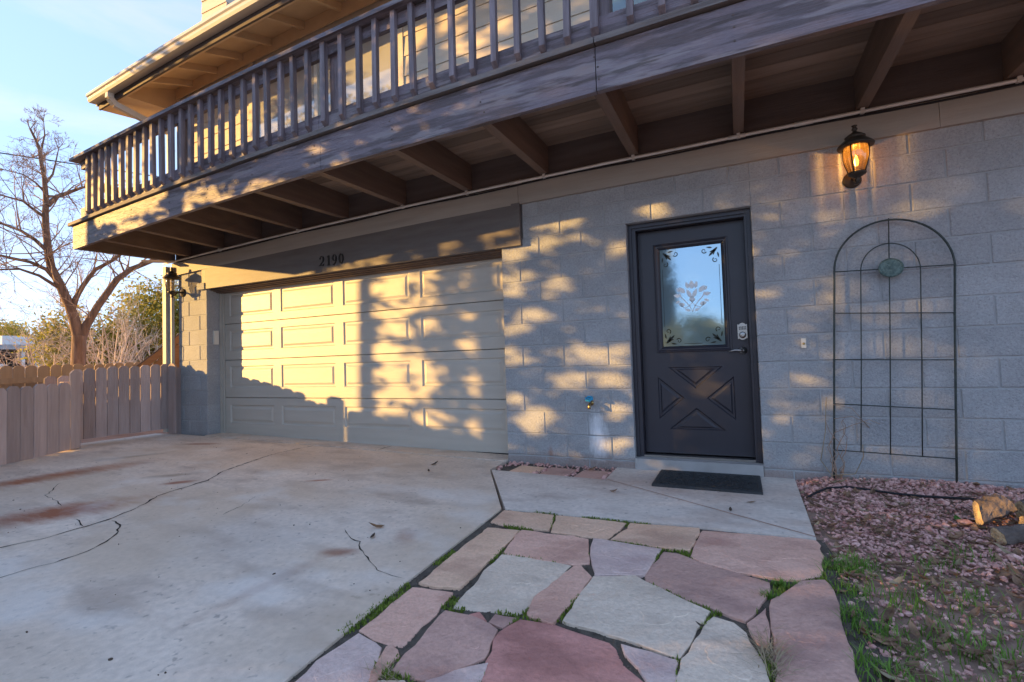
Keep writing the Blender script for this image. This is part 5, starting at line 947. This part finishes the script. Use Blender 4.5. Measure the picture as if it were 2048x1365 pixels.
# ------------------------------------------------------------------ gravel bed on the right
def zb(x, y):
    k = max(0, min(1, (y+.9)/.8)); e = max(0, min(1, (x-.33)/.25)); return zg(x, y)-.020+.055*k*k*e+.012*math.sin(x*7+y*5)*e
def bed_mesh():
    xs = np.linspace(.325, 4.5, 60); ys = np.linspace(-5.5, -.002, 76); V = []; F = []
    for x in xs:
        for y in ys:
            x0 = x if y > -1.26 else x-.06*max(0, (.9-x)); V.append((max(x0, .27), y, zb(x, y)-(.006)))
    n_ = len(ys)
    for i in range(len(xs)-1):
        for j in range(n_-1): F.append((i*n_+j, (i+1)*n_+j, (i+1)*n_+j+1, i*n_+j+1))
    raw('planting_bed', V, F, 'dirt', kind='structure', smooth=True)
bed_mesh()
ICO = None
def ico():
    import bmesh
    b = bmesh.new(); bmesh.ops.create_icosphere(b, subdivisions=1, radius=1); v = np.array([p.co[:] for p in b.verts]); f = np.array([[q.index for q in fc.verts] for fc in b.faces]); b.free(); return v, f
iv, if_ = ico()
def pebbles(name, P, sz, m, parent=None, **kw):
    n_ = len(P); s_ = sz*rng.lognormal(-.08, .42, (n_, 1, 1)); an = rng.uniform(0, 6.28, n_); c_, sn = np.cos(an), np.sin(an)
    v = iv[None]*(1+rng.normal(0, .16, (n_, len(iv), 1)))*np.array([1, .8, .62])*s_*rng.uniform(.8, 1.2, (n_, 1, 3))
    v = np.stack([v[..., 0]*c_[:, None]-v[..., 1]*sn[:, None], v[..., 0]*sn[:, None]+v[..., 1]*c_[:, None], v[..., 2]], -1)+np.asarray(P)[:, None]
    f = (if_[None]+(np.arange(n_)*len(iv))[:, None, None]).reshape(-1, 3); return raw(name, v.reshape(-1, 3), f, m, parent, **kw)
def dens(n_, x0, x1, y0, y1, fn):
    x = rng.uniform(x0, x1, n_); y = rng.uniform(y0, y1, n_); k = rng.uniform(0, 1, n_) < np.vectorize(fn)(x, y); return x[k], y[k]
gx, gy = dens(34000, .34, 2.9, -2.8, -.01, lambda x, y: (1.0 if y > -.75 else .85 if y > -1.45 and x > .42 else .28)*(1 if x > .36+.05*math.sin(y*9) else .5))
pebbles('gravel', [(a, b, zb(a, b)+.003+rng.uniform(0, .012)) for a, b in zip(gx, gy)],   .0082, 'gravel', label='pink lava gravel over the planting bed', cat='gravel', kind='stuff')
gx = rng.uniform(-2.0, -1.0, 420); gy = rng.uniform(-.40, -.01, 420); kk = [(a, b) for a, b in zip(gx, gy) if b > -.13 or min(abs(a-v) for v in (-1.97, -1.595, -1.30, -1.0, -1.58)) < .03]
pebbles('paver_gravel', [(a, b, zg(a, b)-.010+rng.uniform(0, .008)) for a, b in kk], .010, 'gravel', label='loose gravel between the pavers and the wall', cat='gravel', kind='stuff')
# leaf litter, straw, grass
def leaf_mesh(P, L_, curl, m, name, lift=.012, parent=None, **kw):
    V = []; F = []
    for (x, y, z) in P:
        a = random.uniform(0, 6.28); l_ = L_*random.uniform(.55, 1.35); w_ = l_*random.uniform(.28, .42); tl = random.uniform(-.35, .35); c_ = curl*random.uniform(.3, 1.4); b = len(V); ca, sa = math.cos(a), math.sin(a)
        for i, (t, ww) in enumerate(((-.5, .0), (-.25, .8), (.0, 1.0), (.25, .75), (.5, .0))):
            zc = l_*c_*(t*t*2)
            for s_ in ((0,) if ww == 0 else (-1, 0, 1)):
                px, py = t*l_, s_*ww*w_*.5; V.append((x+px*ca-py*sa, y+px*sa+py*ca, z+lift+zc+abs(s_)*w_*.28*c_*2+t*l_*tl))
        F += [(b, b+1, b+2), (b, b+2, b+3), (b+1, b+4, b+5, b+2), (b+2, b+5, b+6, b+3), (b+4, b+7, b+8, b+5), (b+5, b+8, b+9, b+6), (b+7, b+10, b+8), (b+8, b+10, b+9)]
    return raw(name, V, F, m, parent, **kw)
random.seed(8)
lx_, ly_ = dens(1900, .33, 2.9, -2.9, -.05, lambda x, y: .22 if y > -.55 else .75 if y > -1.9 else .6)
leaf_mesh([(a, b, zb(a, b)+.006) for a, b in zip(lx_, ly_)], .07, .4, 'litter', 'leaf_litter', label='brown dead leaf litter over the gravel bed', cat='leaves', kind='stuff')
lx_, ly_ = dens(260, .33, 2.9, -2.9, -.05, lambda x, y: .8)
leaf_mesh([(a, b, zb(a, b)+.006) for a, b in zip(lx_, ly_)], .055, .5, 'straw', 'pale_leaf_litter', label='pale bleached dead leaves over the gravel bed', cat='leaves', kind='stuff')
def blades(P, h, w, m, name, lean=.5, lie=0.0, parent=None, **kw):
    V = []; F = []
    for (x, y, z) in P:
        a = random.uniform(0, 6.28); hh = h*random.uniform(.5, 1.3); ln = random.uniform(.1, 1)*lean*hh; dx, dy = math.cos(a), math.sin(a); sx, sy = -dy*w/2, dx*w/2; b = len(V); up_ = 1-lie*random.uniform(.6, 1)
        for t, ww in ((0, 1), (.5, .8), (1, 0)):
            cx_, cy_, cz_ = x+dx*(ln*t*t+lie*hh*t), y+dy*(ln*t*t+lie*hh*t), z+hh*t*up_*(1-.25*t*lean)
            if ww: V += [(cx_-sx*ww, cy_-sy*ww, cz_), (cx_+sx*ww, cy_+sy*ww, cz_)]
            else: V.append((cx_, cy_, cz_))
        F += [(b, b+1, b+3, b+2), (b+2, b+3, b+4)]
    return raw(name, V, F, m, parent, **kw)
random.seed(14); G = []
def tuft(x, y, r, n_):
    for _ in range(int(n_*.5)): a, b = x+random.gauss(0, r), y+random.gauss(0, r); G.append((a, b, (zb(a, b) if a > .33 else zg(a, b)-.02))) if not any(inside(a, b, p) for p in ST.values()) else None
for (x, y, r, n_) in ((.37, -1.62, .045, 420), (.45, -1.55, .05, 300), (.36, -1.83, .04, 200), (.33, -2.05, .05, 320), (.40, -2.15, .06, 320), (.62, -2.1, .09, 420), (.34, -2.35, .05, 280), (.50, -2.45, .09, 420), (.75, -1.75, .08, 240), (.85, -2.2, .09, 320), (1.05, -1.9, .10, 320), (1.25, -1.6, .08, 240), (1.1, -2.3, .09, 300), (.9, -1.25, .05, 120), (.75, -1.4, .05, 110), (1.35, -2.0, .09, 260), (.55, -1.85, .06, 170), (.70, -2.45, .07, 240), (.36, -2.6, .06, 240), (1.5, -1.35, .08, 160), (1.15, -1.45, .07, 120)): tuft(x, y, r, n_)
for _ in range(350): x, y = random.uniform(.36, 2.6), random.uniform(-2.8, -1.35); G.append((x, y, zb(x, y)))
blades(G, .062, .0042, 'grass', 'grass', .9, label='short green grass tufts in the gravel bed', cat='grass', kind='stuff')
Sx = [(x, y, zb(x, y)+.004) for x, y in ((random.uniform(.34, 2.7), random.uniform(-2.7, -.05)) for _ in range(1700))]
for c_ in ((1.25, -.36), (.72, -.10), (1.35, -.75), (.9, -.5), (1.55, -.9), (1.4, -1.05)): Sx += [(x, y, zb(x, y)+.004) for x, y in ((c_[0]+random.gauss(0, .10), c_[1]+random.gauss(0, .06)) for _ in range(130)) if y < -.02]
blades(Sx, .075, .0032, 'straw', 'dry_straw', .5, .85, label='dry straw stalks lying on the gravel bed', cat='straw', kind='stuff')
# moss and weeds in the flagstone joints
Mz = []
SP = [shrink(p, .0) for p in ST.values()]; nzv = lambda x, y: math.sin(x*9.1+y*4.3)+math.sin(y*11.7-x*5.2)+.6*math.sin(x*23+y*17)
for _ in range(60000):
    x, y = random.uniform(-1.42, .30), random.uniform(-3.1, -1.3)
    if nzv(x, y) > .25 and not any(inside(x, y, p) for p in SP) and (x > -1.40-.0*(y)): Mz.append((x, y, zg(x, y)-.011))
blades(Mz[:14000], .019, .007, 'moss', 'moss', .6, label='green moss in the flagstone joints', cat='moss', kind='stuff')
pk = []
for _ in range(11000):
    x, y = random.uniform(-1.42, .34), random.uniform(-3.1, -1.3)
    if not any(inside(x, y, p) for p in SP): pk.append((x, y, zg(x, y)-.010))
pebbles('joint_grit', pk, .0042, 'soil', label='fine grit in the flagstone joints', cat='gravel', kind='stuff')
for (x, y, lb, n_, hh) in ((.115, -1.865, 'bright green grass tuft at the corner of the pink flagstones', 130, .05), (.185, -1.84, 'smaller green grass tuft beside the right-hand flagstone', 80, .035), (.065, -1.99, 'green grass tuft with a dead leaf between mauve flagstones', 120, .045)):
    blades([(x+random.gauss(0, .018), y+random.gauss(0, .012), zg(x, y)-.018) for _ in range(n_)], hh, .0038, 'grass', 'grass_tuft', 1.0, label=lb, cat='grass tuft', group='grass tufts in the flagstone joints')
wd = [(.05+random.gauss(0, .018), -2.42+random.gauss(0, .07), zg(0, -2.4)-.015) for _ in range(150)]
blades(wd, .09, .003, 'straw', 'dry_weed', 1.1, .35, label='dry straw weed in the joint beside the right flagstone', cat='weed')
wd = [(-1.07+random.gauss(0, .03), -2.955+random.gauss(0, .012), zg(-1, -2.9)-.012) for _ in range(60)]
blades(wd, .06, .0025, 'straw', 'dry_weed', .9, .5, label='small dry weed between the lowest flagstones', cat='weed')
# logs
def log(c, d, ln, r, label, cut=.0, seed=1):
    random.seed(seed); c = Vector(c); d = Vector(d).normalized(); a = d.orthogonal().normalized(); b = a.cross(d); n_ = 26; V = []; F = []; m_ = 11
    ring = [1+.13*math.sin(2*6.28319*k_/n_+seed)+.07*math.sin(5*6.28319*k_/n_+2*seed)+random.uniform(-.05, .05) for k_ in range(n_)]
    for i in range(m_):
        t = i/(m_-1)
        for k_ in range(n_): q = 6.28319*k_/n_; V.append(c+d*(ln*t+(cut*math.cos(q)*r*(1-t)**2))+(a*math.cos(q)+b*math.sin(q))*r*ring[k_]*(1+.07*math.sin(i*1.3+q*2)+random.uniform(-.05, .05)))
    for i in range(m_-1):
        for k_ in range(n_): F.append((i*n_+k_, i*n_+(k_+1) % n_, (i+1)*n_+(k_+1) % n_, (i+1)*n_+k_))
    e = empty('log', (c.x, c.y, c.z-r), label, 'log', 'cut logs at the right edge'); MB().add(V, F).build('bark', 'logbark', e, fix=True)
    for i0, s_ in ((0, -1), ((m_-1)*n_, 1)):
        P_ = [V[i0+k_] for k_ in range(n_)]; ctr = sum(P_, Vector())/n_; VV = [p_+d*s_*.001 for p_ in P_]; FF = []
        for j_, f_ in enumerate((.85, .68, .5, .3, .12)): VV += [ctr+(p_-ctr)*f_+d*s_*(.001+(.0035 if j_ % 2 else .0)+random.uniform(-.0015, .0015)) for p_ in P_]
        for j_ in range(5): FF += [(j_*n_+k_, j_*n_+(k_+1) % n_, (j_+1)*n_+(k_+1) % n_, (j_+1)*n_+k_) for k_ in range(n_)]
        FF.append(tuple(5*n_+k_ for k_ in range(n_))); MB().add(VV, FF).build('cut_end', 'logend', e)
log((1.125, -.76, -.010), (.78, .30, .30), .15, .054, 'cut log with a pale yellow sawn face, nearest the green leaf', .7, 1)
log((1.10, -1.06, -.035), (.8, .38, .05), .2, .036, 'small dark log with a round sawn end below the others', 0, 2)
log((1.34, -.66, -.005), (.6, .35, .1), .2, .045, 'weathered log at the right edge beside the gravel', .3, 3)
log((1.27, -.86, -.015), (.9, .25, .15), .2, .034, 'reddish split log lying between the other logs', .2, 4)
MB().tube([(x, y, zb(x, y)+.022) for x, y in ((.36, -.50), (.416, -.41), (.50, -.32), (.633, -.28), (.76, -.29), (.895, -.31), (1.02, -.33), (1.135, -.345), (1.242, -.36), (1.4, -.45))], .0075, 7).build('drip_hose', 'cable', None, smooth=True, label='black irrigation hose lying across the gravel', cat='hose')
def one_leaf(x, y, z, L_, m, lab, seed, curl=.4):
    random.seed(seed); leaf_mesh([(x, y, z)], L_, curl, m, 'fallen_leaf', .006, label=lab, cat='leaf', group='single fallen leaves')
one_leaf(1.06, -.70, zb(1.06, -.70)+.02, .10, 'greenleaf', 'fresh green leaf beside the yellow log', 3, .15)
one_leaf(-2.0, -1.90, zg(-2, -1.9), .085, 'deadleaf', 'brown pointed leaf on the driveway', 5)
one_leaf(-1.92, -2.03, zg(-1.9, -2.0), .05, 'greyleaf', 'small dark curled leaf below the brown leaf on the driveway', 6, .9)
one_leaf(-2.49, -.65, zg(-2.5, -.6), .09, 'greyleaf', 'dark curled leaf on the driveway near the garage, the nearer one', 7, .8)
one_leaf(-2.6, -.40, zg(-2.6, -.4), .08, 'greyleaf', 'dark curled leaf on the driveway closest to the garage door', 8, .8)
one_leaf(-.19, -.51, zg(-.2, -.5)+.004, .075, 'deadleaf', 'brown leaf against the front edge of the doormat', 9)
one_leaf(-.85, -.75, zg(-.8, -.7), .07, 'deadleaf', 'brown leaf lying alone on the walkway left of the doormat', 10)
one_leaf(.03, -.72, zg(0, -.7), .06, 'deadleaf', 'brown leaf on the walkway right of the slanting joint', 12)
one_leaf(-.09, -.92, zg(0, -.9), .045, 'greyleaf', 'small dark leaf on the slanting joint of the walkway', 13)
one_leaf(-1.17, -.16, zg(-1.2, -.2), .08, 'deadleaf', 'brown curled leaf on the last paver by the wall', 14, .6)
one_leaf(-.17, -2.33, zg(-.2, -2.3)+.002, .06, 'greyleaf', 'black scrap leaf on the pale flagstone', 15)
pk = []
for _ in range(130): x, y = random.uniform(-6.3, -1.5), random.uniform(-3.3, -.1); pk.append((x, y, zg(x, y)+.001)) if x < -2.05 or y < -1.5 else None
pebbles('driveway_grit', pk, .0034, 'greyleaf', label='scattered dark grit on the driveway', cat='grit', kind='stuff')
